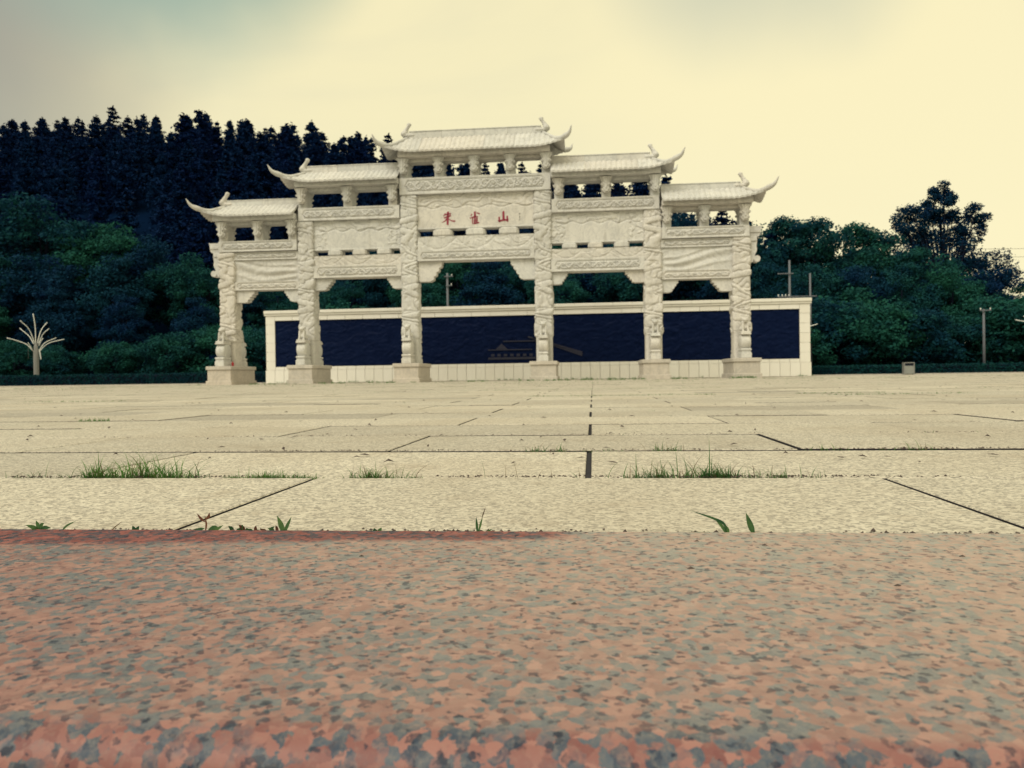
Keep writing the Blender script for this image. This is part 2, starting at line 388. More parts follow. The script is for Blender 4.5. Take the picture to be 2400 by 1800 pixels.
# plaza: bed plus individual stones, running bond 1.2 x 0.6 m
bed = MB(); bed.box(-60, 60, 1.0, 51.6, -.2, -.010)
plaza = bed.build('plaza', SOIL_SHADE); tag(plaza, kind='structure')
def stone_verts(lx, ly, c=.004, h=.09):
    a, b_ = lx/2, ly/2
    V = [(-a,-b_,-h),(a,-b_,-h),(a,b_,-h),(-a,b_,-h),(-a,-b_,-c),(a,-b_,-c),(a,b_,-c),(-a,b_,-c),(-a+c,-b_+c,0),(a-c,-b_+c,0),(a-c,b_-c,0),(-a+c,b_-c,0)]
    F = [(0,1,5,4),(1,2,6,5),(2,3,7,6),(3,0,4,7),(4,5,9,8),(5,6,10,9),(6,7,11,10),(7,4,8,11),(8,9,10,11)]
    return np.array(V), F
J = .012
SV, SF = stone_verts(1.2-J, .6-J-.016, .0022)
stone_me = bpy.data.meshes.new('paving_stone'); stone_me.from_pydata(SV.tolist(), [], SF); stone_me.materials.append(PAVE); stone_me.materials.append(SOIL_SHADE)
for p_ in stone_me.polygons: p_.material_index = 1 if p_.index < 4 else 0  # dark side faces: joint dirt plus joint shade put into the colour
Y0 = 1.05; cnt = 0; farV = []; farF = []; nb = 0
for r_ in range(84):
    yc = Y0+.6*r_+.3
    off = 0. if r_ % 2 else .6
    lim_l, lim_r = -.86*(yc+.3)-1.2, .60*(yc+.3)+1.2
    if r_ > 40: lim_l -= 2; lim_r += 4
    k0 = math.floor((lim_l-off)/1.2); k1 = math.ceil((lim_r-off)/1.2)
    for k in range(k0, k1+1):
        xc = off+1.2*k+.6
        dz = rng.normal()*.0013-.001; tx, ty = rng.normal()*.0009, rng.normal()*.0014; dx, dy = rng.normal()*.001, rng.normal()*.0012
        if r_ == 0: dz = -.001; dx = 0; tx = ty = 0
        if r_ == 1 and abs(xc) < .7: dz = -.004
        if cnt < 300 and r_ <= 17:
            o = link('paving_stone', stone_me, plaza, (xc+dx-.012, yc+dy, dz), (ty, tx, rng.normal()*.0008)); cnt += 1
        else:
            V = SV+np.array([xc, yc, dz]); V[:, 2] += SV[:, 0]*tx+SV[:, 1]*ty
            farV.append(V); farF += [tuple(i+nb for i in q) for q in SF]; nb += 12
far = mesh_obj('far_paving_stones', np.concatenate(farV), farF, [PAVE, SOIL_SHADE], plaza); far.data.polygons.foreach_set('material_index', np.array([1 if (q % 9) < 4 else 0 for q in range(len(far.data.polygons))], dtype=np.int32)); tag(far, kind='stuff')

# kerb strip at the far edge of the plaza
kb = MB(); kb.cbox(-60, 60, 51.6, 51.9, -.1, .06, .01)
tag(kb.build('kerb', PLINTH), kind='structure')

# pink granite step in front: back edge at the paving, rounded nosing toward the camera
yb, yf, r_n = 1.060, .435, .030
prof = [(yb, -.15), (yb, -.004), (yb-.004, 0)]
prof += [(yf+r_n+i*(yb-.01-yf-r_n)/20, 0) for i in range(20, -1, -1)]
for i in range(1, 11):
    a = PI/2+PI/2*i/10; prof.append((yf+r_n+r_n*math.cos(a), -r_n+r_n*math.sin(a)))
prof += [(yf, -.10), (yf+.02, -.105), (yf+.02, -.15)]
V = []; F = []; n = len(prof); ss = np.linspace(-2.6, 2.6, 27)
for x in ss: V += [(x, y, z) for y, z in prof]
for i in range(len(ss)-1):
    for k in range(n-1): F.append((i*n+k, i*n+k+1, (i+1)*n+k+1, (i+1)*n+k))
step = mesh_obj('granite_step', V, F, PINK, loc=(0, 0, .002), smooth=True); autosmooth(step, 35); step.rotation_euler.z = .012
bm = bmesh.new(); bm.from_mesh(step.data); bmesh.ops.recalc_face_normals(bm, faces=bm.faces); bm.to_mesh(step.data); bm.free()
tag(step, kind='structure')
ls = MB(); ls.cbox(-2.6, 2.6, -.2, .47, -.30, -.15, .01)
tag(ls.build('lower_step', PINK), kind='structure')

# ------------------------------------------------------------------ gateway
GX, GY, GROT = -5.9, 39.5, .008
gate = empty('stone_gateway', (GX, GY, 0), GROT)
tag(gate, 'white marble ceremonial gateway with six carved columns, five tiled roofs and red characters', 'gateway')

def relief(name, x0, x1, yf_, yb_, z0, z1, hf, mat_, parent, res=.035, flip=False):
    w_, h_ = x1-x0, z1-z0; nx, nz = max(8, int(w_/res)), max(8, int(h_/res))
    u = np.linspace(0, w_, nx+1); v = np.linspace(0, h_, nz+1); U, Vv = np.meshgrid(u, v)
    hh = hf(U, Vv, w_, h_)
    edge = np.minimum(np.minimum(U, w_-U), np.minimum(Vv, h_-Vv)); hh = hh*sstep(edge, 0, .03)
    fr = np.stack([x0+U, yf_-hh, z0+Vv], -1).reshape(-1, 3)
    ix = np.arange(fr.shape[0]).reshape(nz+1, nx+1)
    fq = np.stack([ix[:-1, :-1], ix[:-1, 1:], ix[1:, 1:], ix[1:, :-1]], -1).reshape(-1, 4)
    loop = np.concatenate([ix[0, :], ix[1:, -1], ix[-1, -2::-1], ix[-2:0:-1, 0]])
    back = fr[loop].copy(); back[:, 1] = yb_; frl = fr[loop].copy()
    b0 = fr.shape[0]; m_ = len(loop); i = np.arange(m_); j = (i+1) % m_
    sides = np.stack([b0+i, b0+m_+i, b0+m_+j, b0+j], -1)
    V_ = np.concatenate([fr, frl, back]); F_ = np.concatenate([fq, sides])
    o = mesh_obj(name, V_, F_, mat_, parent, smooth=False)
    sm = np.zeros(len(o.data.polygons), dtype=bool); sm[:len(fq)] = True; o.data.polygons.foreach_set('use_smooth', sm)
    return o

def spirals(U, V, P, R0, hh, seed=0):
    """S-scroll vine: curls alternately above and below a waving stem, V measured from the middle"""
    out = np.zeros_like(U)
    k = np.floor(U/P); sg = np.where(k % 2 == 0, 1., -1.)
    jit = np.sin(k*12.9898+seed)*43758.5453; jit = jit-np.floor(jit)
    cx = (k+.5)*P+(jit-.5)*P*.15; cy = sg*hh*.18
    dx, dy = U-cx, V-cy; r_ = np.hypot(dx, dy); th = np.arctan2(dy*sg, dx)
    ph = r_/R0*1.9-th/(2*PI); ridge = .5+.5*np.cos(2*PI*ph)
    out = np.maximum(out, ridge**1.5*(r_ < R0*1.05)*sstep(r_, R0*1.05, R0*.85))
    out = np.maximum(out, sstep(r_, R0*.24, R0*.12))
    st = np.abs(V-hh*.62*np.sin(PI*U/P+.3)); out = np.maximum(out, sstep(st, .055, .02)*.8)
    n_ = perlin(U*5+seed, V*5+seed*1.7); leaf_ = sstep(np.abs(np.sin(9*n_)), .35, .9)*.75
    out = np.where(r_ > R0*.98, np.maximum(out, leaf_), out)
    return out
def frieze(seed, margin=.10, amp=.032):
    def f(U, V, w_, h_):
        x, y = U-w_/2, V-h_/2; a, b_ = w_/2-margin*1.9, h_/2-margin
        # cartouche with pointed ends
        q = np.maximum(np.abs(y)-b_, np.abs(x)-a+np.abs(y)*.55)
        out = -.055*np.exp(-(q/.024)**2)
        hh = b_-.03
        out += amp*spirals(U+seed*.37, y, max(.30, hh*1.75), hh*.82, hh, seed)*sstep(-q, .02, .05)-.035*sstep(-q, .0, .03)
        return out
    return f
def flow(seed, amp=.03, freq=1.0, sx=1., sy=1.):
    def f(U, V, w_, h_):
        wx = perlin(U*.9*freq*sx+seed, V*.9*freq*sy, U*0+seed*.31); wy = perlin(U*.9*freq*sx+7+seed, V*.9*freq*sy+3)
        n_ = perlin((U*.55*sx+wx*.5)*freq+seed, (V*1.2*sy+wy*.5)*freq)
        rid = 1-np.abs(np.sin(n_*11)); return 1.5*amp*(rid**3*-1.0+.5*perlin(U*2.4*freq+seed, V*2.4*freq)+.35*np.sin(n_*11))
    return f
def phoenix(seed, mirror=False):
    fl = flow(seed, .018, 1.6)
    def f(U, V, w_, h_):
        u = (w_-U if mirror else U)/w_; v = V/h_
        # long tail plumes sweeping from the body to one side
        c = v-(.30+.38*u**1.5+.10*np.sin(u*5.5+seed)); pl = np.sin(c*26/(1+1.2*u))*sstep(np.abs(c), .45, .30)
        body = np.exp(-(((u-.30)/.16)**2+((v-.45)/.22)**2))
        return .042*pl*sstep(u, .0, .1)+.08*body+.7*fl(U, V, w_, h_)*(1-body)
    return f
def name_panel(seed, split, ends=0.):
    cl_ = flow(seed, .035, 1.5, 1., 1.3)
    def f(U, V, w_, h_):
        dr = h_*split+.07*np.sin(U*2*PI/(w_/5.)+.6)+.05*perlin(U*1.3+seed, U*0)
        up = sstep(V, dr-.02, dr+.03)
        out = up*(.012+cl_(U, V, w_, h_))-.05*np.exp(-((V-dr)/.03)**2)
        if ends:
            e_ = np.minimum(U, w_-U); low = (1-up)*sstep(e_, ends, ends-.03)
            out += low*(.008+1.1*flow(seed+4, .03, 3.)(U, V, w_, h_))-.015*np.exp(-((e_-ends)/.018)**2)*(1-up)
        return out+.0015*perlin(U*3, V*3)
    return f
def waveboard(seed):
    fl = flow(seed, .022, 1.7)
    def f(U, V, w_, h_):
        n_ = 3; ph = (U/w_*n_) % 1.; arc = V/h_-(.12+.78*(np.abs(ph-.5)*2)**2)
        return -.03*np.exp(-(arc/.06)**2)+fl(U, V, w_, h_)*1.1
    return f

def column_mesh(zt, seed, res_t=108, foot=2.2, a=.415):
    nz = int((zt-.97)/.026); th = np.linspace(0, 2*PI, res_t, endpoint=False); z = np.linspace(.97, zt, nz)
    TH, Z = np.meshgrid(th, z); p = 8.
    rad = a/(np.abs(np.cos(TH))**p+np.abs(np.sin(TH))**p)**(1/p)
    X, Y = rad*np.cos(TH), rad*np.sin(TH)
    n_ = perlin(X*1.7+seed, Y*1.7, Z*1.5); n2q = perlin(X*3.6, Y*3.6+seed, Z*3.6); n3q = perlin(X*8+3, Y*8+seed, Z*8)
    ph_ = 7.5*n_+2.2*n2q; curl = np.abs(np.sin(ph_)); h = .055*curl**.6+.045*n2q+.02*n3q
    for j, (pit, w_, wob, ph, dirn) in enumerate(((4.6, .20, 1.15, seed, 1), (3.1, .085, 1.3, seed*1.7+1, -1))):
        wz = 1.75+.25*math.sin(seed+j)
        tc_ = ph+dirn*2*PI*Z/pit+wob*np.sin(2*PI*Z/wz+ph)+.5*np.sin(2*PI*Z/.83+2*ph)
        d = (TH-tc_+PI) % (2*PI)-PI; d = d*a*1.15
        dz_ = dirn*2*PI/pit+wob*2*PI/wz*np.cos(2*PI*Z/wz+ph)+.5*2*PI/.83*np.cos(2*PI*Z/.83+2*ph); d = np.abs(d)/np.sqrt(1+(dz_*a*1.15)**2)
        w2_ = w_*(1+.25*n2q*2)
        bod = np.sqrt(np.clip(1-(d/w2_)**2, 0, 1)); amp = (.125, .075)[j]
        sc = (.012*np.sin(Z*60)*np.sin(TH*26+Z*20)+.02*n3q)*(bod > .3)
        h = np.where(bod > 0, np.maximum(h*.3, amp*bod+sc), h); h -= .05*np.exp(-((d-w2_*1.15)/.03)**2)
    h -= .035*np.exp(-(np.sin(ph_)/.22)**2)*(1-sstep(h, .04, .08))
    carve = sstep(Z, foot, foot+.12)*sstep(Z, zt-.01, zt-.10)
    h = h*carve*.78
    f = 1+h/rad
    base = 1+.16*sstep(Z, foot, foot-.1)*0
    V_ = np.stack([X*f*base, Y*f*base, Z], -1).reshape(-1, 3)
    ix = np.arange(len(V_)).reshape(nz, res_t); jx = np.roll(ix, -1, axis=1)
    F_ = np.stack([ix[:-1], jx[:-1], jx[1:], ix[1:]], -1).reshape(-1, 4)
    return V_, F_

# columns (outer to centre), tops
CX = {1: 13.33, 2: 9.0, 3: 3.47}; CT = {1: 7.03, 2: 8.53, 3: 9.70}
lion_me = fuse([((0, .02, .20), (.17, .24, .20)), ((0, -.02, .38), (.165, .17, .16)), ((0, -.16, .57), (.155, .15, .125)), ((0, -.27, .55), (.115, .09, .07)),
                ((0, -.25, .475), (.09, .07, .035)), ((0, -.02, .62), (.15, .13, .10)), ((-.13, -.08, .66), (.05, .04, .05)), ((.13, -.08, .66), (.05, .04, .05)),
                ((-.11, -.20, .42), (-.12, -.25, .03), .065, .05), ((.11, -.20, .42), (.12, -.25, .03), .065, .05),
                ((-.15, .05, .12), (.09, .17, .12)), ((.15, .05, .12), (.09, .17, .12)), ((-.12, -.29, .03), (.065, .08, .04)), ((.12, -.29, .03), (.065, .08, .04)),
                ((0, .22, .30), (0, .20, .52), .06, .04)], .022)
lion_me.materials.append(MARB_C)
for p_ in lion_me.polygons: p_.use_smooth = True
drum_b = MB()
drum_b.cbox(-.25, .25, -1.40, -.50, .97, 1.24, .02); drum_b.cbox(-.215, .215, -1.36, -.50, 1.235, 1.33, .02); drum_b.cbox(-.245, .245, -1.40, -.50, 1.325, 1.44, .03)
dcap = MB(); dcap.cbox(-.245, .245, -1.38, -.50, 2.10, 2.20, .03); dcap.cbox(-.225, .225, -1.34, -.50, 2.19, 2.28, .02)
dco = dcap.build('drum_cap', MARB); dcap_me = dco.data; bpy.data.objects.remove(dco, do_unlink=True)
drum_base = drum_b.build('drum_stone', MARB); bpy.data.objects.remove(drum_base, do_unlink=True); drum_me = bpy.data.meshes['drum_stone']
dm = MB(); V = []; F = []; nseg = 40; prof = [(-.235, .40), (-.205, .445), (-.12, .465), (0, .47), (.12, .465), (.205, .445), (.235, .40)]
for x, r_ in prof:
    for k in range(nseg): V.append((x, -.90+r_*math.cos(2*PI*k/nseg), 1.77+r_*.86*math.sin(2*PI*k/nseg)))
for i in range(len(prof)-1):
    for k in range(nseg): j = (k+1) % nseg; F.append((i*nseg+k, i*nseg+j, (i+1)*nseg+j, (i+1)*nseg+k))
F += [tuple(range(nseg-1, -1, -1)), tuple(range((len(prof)-1)*nseg, len(prof)*nseg))]
dm.add(V, F); dob = dm.build('drum', MARB, smooth=False, fixn=True); autosmooth(dob, 50); drum2_me = dob.data; bpy.data.objects.remove(dob, do_unlink=True)
pl = MB(); pl.cbox(-.63, .63, -1.45, 1.45, .20, .79, .015); pl.cbox(-.70, .70, -1.52, 1.52, -.02, .215, .02)
pob = pl.build('plinth', PLINTH); pl_me = pob.data; bpy.data.objects.remove(pob, do_unlink=True)
pc = MB(); pc.cbox(-.69, .69, -1.52, 1.52, .785, .97, .02)
pob = pc.build('plinth_cap', PLINTH); pc_me = pob.data; bpy.data.objects.remove(pob, do_unlink=True)
for k in (1, 2, 3):
    V_, F_ = column_mesh(CT[k], k*1.9+.4)
    for sg in (-1, 1):
        x = sg*CX[k]
        if sg < 0: first = mesh_obj('column', V_, F_, MARB_C, gate, (x, 0, 0), smooth=True)
        else:
            o = link('column', first.data, gate, (x, 0, 0)); o.rotation_euler.z = PI/2*(k % 3)
        q = link('plinth', pl_me, gate, (x, 0, 0)); link('plinth_cap', pc_me, q)
        for fb in (0, 1):
            d_ = link('drum_stone', drum_me, gate, (x, 0, 0)); d_.rotation_euler.z = PI*fb
            link('drum', drum2_me, d_); link('drum_cap', dcap_me, d_); l_ = link('lion', lion_me, d_, (0, -.92, 2.275))

brk = [(.32, 0), (.315, .09), (.27, .12), (.245, .19), (.20, .27), (.195, .32), (.245, .335), (.275, .37), (.265, .42), (.20, .45), (.165, .50), (.15, .58), (.205, .60), (.225, .64), (.215, .69), (.165, .72), (.14, .76), (.12, .80), (.0, .815)]
def bracket_poly(zt): return [(-a_, zt-d_) for a_, d_ in brk]+[(a_, zt-d_) for a_, d_ in brk[-2::-1]]
bkm = MB(); bkm.prism_xz(bracket_poly(0), -.62, -.36); bkm.prism_xz([(x*.62, z*.9-.02) for x, z in bracket_poly(0)], -.70, -.615)
bkm.cbox(-.035, .035, -.745, -.69, -.62, -.02, .012)
ob_ = bkm.build('bracket', MARB, fixn=True); bk_me = ob_.data; bpy.data.objects.remove(ob_, do_unlink=True)
postm = MB(); postm.cbox(-.225, .225, -.37, .37, 0, 1.20, .012); ob_ = postm.build('post', MARB); post_me = ob_.data; bpy.data.objects.remove(ob_, do_unlink=True)
def posts(xs_, z0, z1):
    for x in xs_:
        o = link('post', post_me, gate, (x, 0, z0)); o.scale.z = (z1-z0)/1.2
        b1 = link('bracket', bk_me, gate, (x, 0, z1+.0)); b2 = link('bracket', bk_me, gate, (x, 0, z1)); b2.rotation_euler.z = PI
def catmull(P, n):
    P = [Vector(p) for p in P]; out = []
    Q = [P[0]*2-P[1]]+P+[P[-1]*2-P[-2]]
    for i in range(1, len(Q)-2):
        for k in range(n):
            t_ = k/n; a_, b_, c_, d_ = Q[i-1:i+3]
            out.append(.5*((2*b_)+(c_-a_)*t_+(2*a_-5*b_+4*c_-d_)*t_*t_+(3*b_-a_-3*c_+d_)*t_**3))
    out.append(P[-1]); return out
orn_me = fuse([((-.10, 0, .02), (.20, 0, .02), .10, .10), ((-.12, 0, .10), (-.10, 0, .18), .13, .11), ((-.10, 0, .20), (-.02, 0, .38), .095, .065), ((-.02, 0, .38), (.045, 0, .50), .062, .07),
               ((.05, 0, .55), (.075, .065, .075)), ((.10, 0, .545), (.04, .035, .03)), ((.18, 0, .13), (.10, .085, .06)), ((.25, 0, .16), (.05, .07, .06))], .022)
orn_me.materials.append(MARB_C)
for p_ in orn_me.polygons: p_.use_smooth = True

EAVE = 1.14
def roof(xl, xr, tl, tr, rl, rr_, zr, zf, ze, zrt, ztip, tipl, tipr, joints):
    """xl/xr eave ends, tl/tr end types ('hip'/'flat'), rl/rr ridge ends, zr ridge foot, zrt ridge top, ze eave edge, zf fascia foot"""
    root_m = MB(); e = EAVE
    root_m.cbox(max(xl, rl-.45), min(xr, rr_+.45), -.84, .84, zf+.05, ze+.10, .02)          # eave board
    root_m.cbox(max(xl, rl-.30), min(xr, rr_+.30), -.34, .34, zf-.10, zf+.05, .015)            # lintel over the posts
    root = root_m.build('roof', MARB, gate)
    def surf(x, t_):
        z = ze+(zr-ze)*(1-t_)**1.15
        lift = 0
        if tl == 'hip': lift = lift+.34*np.clip(1-(x-xl)/1.7, 0, 1)**2*t_**2
        if tr == 'hip': lift = lift+.34*np.clip(1-(xr-x)/1.7, 0, 1)**2*t_**2
        return z+lift
    pitch_ = .255
    def slab(x0, x1, side):
        nx = max(6, int((x1-x0)/pitch_*10)); x = np.linspace(x0, x1, nx+1); nt_ = 12
        tm = np.zeros_like(x)
        if tl == 'hip': tm = np.maximum(tm, np.clip((rl-x)/(rl-xl), 0, .985))
        if tr == 'hip': tm = np.maximum(tm, np.clip((x-rr_)/(xr-rr_), 0, .985))
        tt = np.linspace(0, 1, nt_+1)[:, None]; T = tm[None]+(1-tm[None])*tt; X = np.broadcast_to(x[None], T.shape)
        rib = .052*np.clip(np.abs(np.cos(PI*X/pitch_))*1.5-.5, 0, 1)**.6
        Zt = surf(X, T)+rib; Yt = side*e*T; Zb = surf(X, T)-.075+rib*.55*T**6
        a_ = np.stack([X, Yt, Zt], -1).reshape(-1, 3); b_ = np.stack([X, Yt*.985, Zb], -1).reshape(-1, 3)
        nn = nx+1; ix = np.arange(len(a_)).reshape(nt_+1, nn); o_ = len(a_)
        f1 = np.stack([ix[:-1, :-1], ix[1:, :-1], ix[1:, 1:], ix[:-1, 1:]], -1).reshape(-1, 4)
        f2 = f1[:, ::-1]+o_
        e1 = np.stack([ix[-1, :-1], ix[-1, :-1]+o_, ix[-1, 1:]+o_, ix[-1, 1:]], -1)
        s0 = np.stack([ix[:-1, 0], ix[:-1, 0]+o_, ix[1:, 0]+o_, ix[1:, 0]], -1); s1 = np.stack([ix[:-1, -1], ix[1:, -1], ix[1:, -1]+o_, ix[:-1, -1]+o_], -1)
        fa = np.concatenate([f1, f2, e1, s0, s1]);  fa = fa if side < 0 else fa[:, ::-1]
        ob = mesh_obj('roof_slab', np.concatenate([a_, b_]), fa, MARB, root, smooth=True); autosmooth(ob, 45)
    xs_ = [xl]+list(joints)+[xr]
    for side in (-1, 1):
        for i in range(len(xs_)-1): slab(xs_[i]+(.004 if i else 0), xs_[i+1]-(.004 if i < len(xs_)-2 else 0), side)
    # hip ends
    for typ, xe, xrg, sg, tip in ((tl, xl, rl, -1, tipl), (tr, xr, rr_, 1, tipr)):
        if typ != 'hip': continue
        nb_ = int(2*e/pitch_*10); b_ = np.linspace(-1, 1, nb_+1); tt = np.linspace(.02, 1, 11)
        T, B = np.meshgrid(tt, b_, indexing='ij'); X = xrg+(xe-xrg)*T; Yy = e*T*B
        Zt = ze+(zr-ze)*(1-T)**1.15+.34*np.clip(1-(e-np.abs(e*B))/1.7, 0, 1)**2*T**2+.052*np.clip(np.abs(np.cos(PI*Yy/pitch_))*1.5-.5, 0, 1)**.6
        a_ = np.stack([X, Yy, Zt], -1).reshape(-1, 3); bb = a_-np.array([0, 0, .11]); ix = np.arange(len(a_)).reshape(T.shape); o_ = len(a_)
        f1 = np.stack([ix[:-1, :-1], ix[:-1, 1:], ix[1:, 1:], ix[1:, :-1]], -1).reshape(-1, 4); f2 = f1[:, ::-1]+o_
        e1 = np.stack([ix[-1, :-1], ix[-1, 1:], ix[-1, 1:]+o_, ix[-1, :-1]+o_], -1)
        fa = np.concatenate([f1, f2, e1]); fa = fa if sg < 0 else fa[:, ::-1]
        ob = mesh_obj('roof_slab', np.concatenate([a_, bb]), fa, MARB, root, smooth=True); autosmooth(ob, 45)
        for fb in (-1, 1):                                   # upswept corner horns
            def hp(t_, up): return Vector((xrg+(xe-xrg)*t_, fb*e*t_, ze+(zr-ze)*(1-t_)**1.15+.34*t_**4+up))
            tipv = Vector((tip, fb*(e+.42), ztip))
            c1 = hp(1, .04); mid = c1.lerp(tipv, .5)+Vector((sg*.06, fb*.03, -.09))
            path = catmull([hp(0, .02), hp(.3, .06), hp(.6, .07), hp(.85, .08), c1, mid, tipv], 6)
            m_ = len(path); rad = []
            for i in range(m_):
                q = i/(m_-1); rad.append(float(np.interp(q, [0, .3, .55, .72, .86, 1], [.06, .09, .125, .14, .085, .015])))
            hb = MB(); hb.tube(path, rad, 10, flat=(0, 0, 1)); h_o = hb.build('corner_horn', MARB, root, smooth=True)
    # main ridge in blocks + end ornaments
    L_ = rr_-rl; nbk = max(2, round(L_/1.9))
    for i in range(nbk):
        rb = MB(); rb.cbox(rl+L_*i/nbk+.003, rl+L_*(i+1)/nbk-.003, -.14, .14, zr-.12, zrt-.05, .01); rb.cbox(rl+L_*i/nbk+.003, rl+L_*(i+1)/nbk-.003, -.17, .17, zrt-.052, zrt, .012)
        rb.build('ridge_block', MARB, root)
    for typ, xx, sg in ((tl, rl, 1), (tr, rr_, -1)):
        if typ == 'hip':
            o = link('ridge_ornament', orn_me, root, (xx-sg*.08, 0, zr+.04)); o.scale = (sg*1.5, 2.0, 1.12)
    return root

# centre bay
posts((-3.69, -1.85, 0, 1.85, 3.69), 10.55, 11.55)
roof(-4.66, 4.66, 'hip', 'hip', -3.45, 3.45, 12.80, 11.50, 11.76, 13.07, 12.56, -5.02, 5.02, (-2.75, -1.15, .55, 2.1))
relief('upper_beam', -3.9, 3.9, -.50, .50, 9.70, 10.55, frieze(1.3, .15, .08), MARB_C, gate, .028)
cp = relief('name_panel', -3.02, 3.02, -.27, .27, 7.94, 9.70, name_panel(2.1, .62), MARB, gate, .03)
cb = MB(); cb.cbox(-3.02, 3.02, -.31, .31, 7.90, 7.98, .02); cb.build('moulding', MARB, gate)
relief('lower_board', -3.02, 3.02, -.36, .36, 6.77, 7.52, waveboard(3.3), MARB_C, gate, .03)
relief('lower_beam', -3.04, 3.04, -.42, .42, 6.26, 6.775, frieze(5.1, .10, .075), MARB_C, gate, .026)
blk = MB(); blk.cbox(-.5, .5, -.36, .36, 0, .43, .10)
ob_ = blk.build('block', MARB); blk_me = ob_.data; bpy.data.objects.remove(ob_, do_unlink=True)
for x in (-1.72, 0, 1.72): link('spacer_block', blk_me, gate, (x, 0, 7.50))
def corbel(x, sg, zt, w_, h_):
    pts = [(0, 0), (w_, 0), (w_, -.10*h_)]
    n_ = 4; x0_, z0_, x1_, z1_ = w_*.97, -.12*h_, w_*.52, -.97*h_
    for i in range(n_):
        for q in (0, .35, .7, 1.):
            f_ = (i+q)/n_; bx, bz = x0_+(x1_-x0_)*f_, z0_+(z1_-z0_)*f_; bu = .085*math.sin(PI*q)*(w_/1.25)**.5
            pts.append((bx+bu*.85, bz-bu*.5))
    pts += [(w_*.50, -h_), (0, -h_)]
    c = MB(); c.prism_xz([(x+sg*a_, zt+b_) for a_, b_ in pts], -.24, .24); c.build('corbel', MARB, gate, fixn=True)
for sg in (-1, 1):
    corbel(sg*3.02, -sg, 6.255, 1.25, 1.04)
    # bay 2
    def mx(a_, b_): return (min(sg*a_, sg*b_), max(sg*a_, sg*b_))
    posts([sg*v for v in (9.14, 6.7, 4.30)], 9.19, 10.22)
    x0, x1 = mx(3.93, 10.05); r0, r1 = mx(4.12, 8.95)
    if sg < 0: roof(x0, x1, 'hip', 'flat', r0, x1, 11.19, 10.19, 10.44, 11.47, 11.24, -10.50, 0, (-8.3, -5.6))
    else: roof(x0, x1, 'flat', 'hip', x0, r1, 11.19, 10.19, 10.44, 11.47, 11.24, 0, 10.50, (5.6, 8.3))
    a_, b_ = mx(3.94, 9.33); relief('upper_beam', a_, b_, -.49, .49, 8.53, 9.19, frieze(2.7+sg, .12, .075), MARB_C, gate, .028)
    a_, b_ = mx(3.88, 8.58); relief('name_panel', a_, b_, -.27, .27, 7.0, 8.53, name_panel(6.1+sg*2, .66, .75), MARB, gate, .03)
    cb = MB(); cb.cbox(a_, b_, -.31, .31, 6.97, 7.04, .02); cb.build('moulding', MARB, gate)
    relief('lower_board', a_, b_, -.36, .36, 6.14, 6.68, waveboard(8.3+sg), MARB_C, gate, .03)
    relief('lower_beam', a_, b_, -.42, .42, 5.53, 6.145, frieze(9.1+sg, .11, .075), MARB_C, gate, .026)
    for v in (7.45, 6.13, 4.82):
        o = link('spacer_block', blk_me, gate, (sg*v, 0, 6.66)); o.scale = (.76, 1, .83)
    corbel(sg*8.58, -sg, 5.525, .98, .62); corbel(sg*3.90, sg, 5.525, .80, .62)
    # bay 3
    posts([sg*v for v in (13.50, 11.55, 9.70)], 7.58, 8.60)
    x0, x1 = mx(9.44, 14.42); r0, r1 = mx(9.45, 13.40)
    if sg < 0: roof(x0, x1, 'hip', 'flat', r0, x1, 9.57, 8.56, 8.82, 9.82, 9.66, -14.90, 0, (-11.6,))
    else: roof(x0, x1, 'flat', 'hip', x0, r1, 9.57, 8.56, 8.82, 9.82, 9.66, 0, 14.90, (11.6,))
    a_, b_ = mx(9.45, 13.72); relief('upper_beam', a_, b_, -.49, .49, 7.03, 7.58, frieze(12.7+sg, .10, .075), MARB_C, gate, .026)
    a_, b_ = mx(9.40, 12.93); relief('frieze_beam', a_, b_, -.36, .36, 6.60, 7.0, frieze(3.7+sg, .07, .065), MARB_C, gate, .024)
    relief('carved_panel', a_, b_, -.27, .27, 5.42, 6.62, phoenix(15+sg, sg < 0), MARB_C, gate, .028)
    relief('lower_beam', a_, b_, -.36, .36, 5.0, 5.425, frieze(17.7+sg, .07, .065), MARB_C, gate, .024)
    corbel(sg*12.93, -sg, 4.995, 1.05, .64); corbel(sg*9.40, sg, 4.995, .86, .64)
    # carved dragon-head end brackets outside the outer columns
    pr = [(0, 7.56), (.56, 7.55), (.68, 7.58), (.63, 7.42), (.62, 7.28), (.60, 7.15), (.52, 7.04), (.44, 7.03), (.44, 6.78), (.42, 6.68), (.40, 6.55), (.43, 6.44), (.41, 6.30), (.34, 6.16), (.31, 6.06)]
    kc, kr = (.43, 5.93), .165
    for i in range(9):
        an = R(110)-R(290)*i/8; pr.append((kc[0]+kr*math.cos(an), kc[1]+kr*math.sin(an)))
    pr += [(.22, 5.77), (.08, 5.74), (0, 5.66)]
    db = MB(); db.prism_xz([(sg*(13.70+x), z) for x, z in pr], -.24, .24)
    db.cbox(*mx(13.70, 14.12), -.30, .30, 6.80, 7.02, .02); db.cbox(*mx(13.70, 14.30), -.30, .30, 7.22, 7.40, .03)
    db.build('end_bracket', MARB_C, gate, fixn=True)

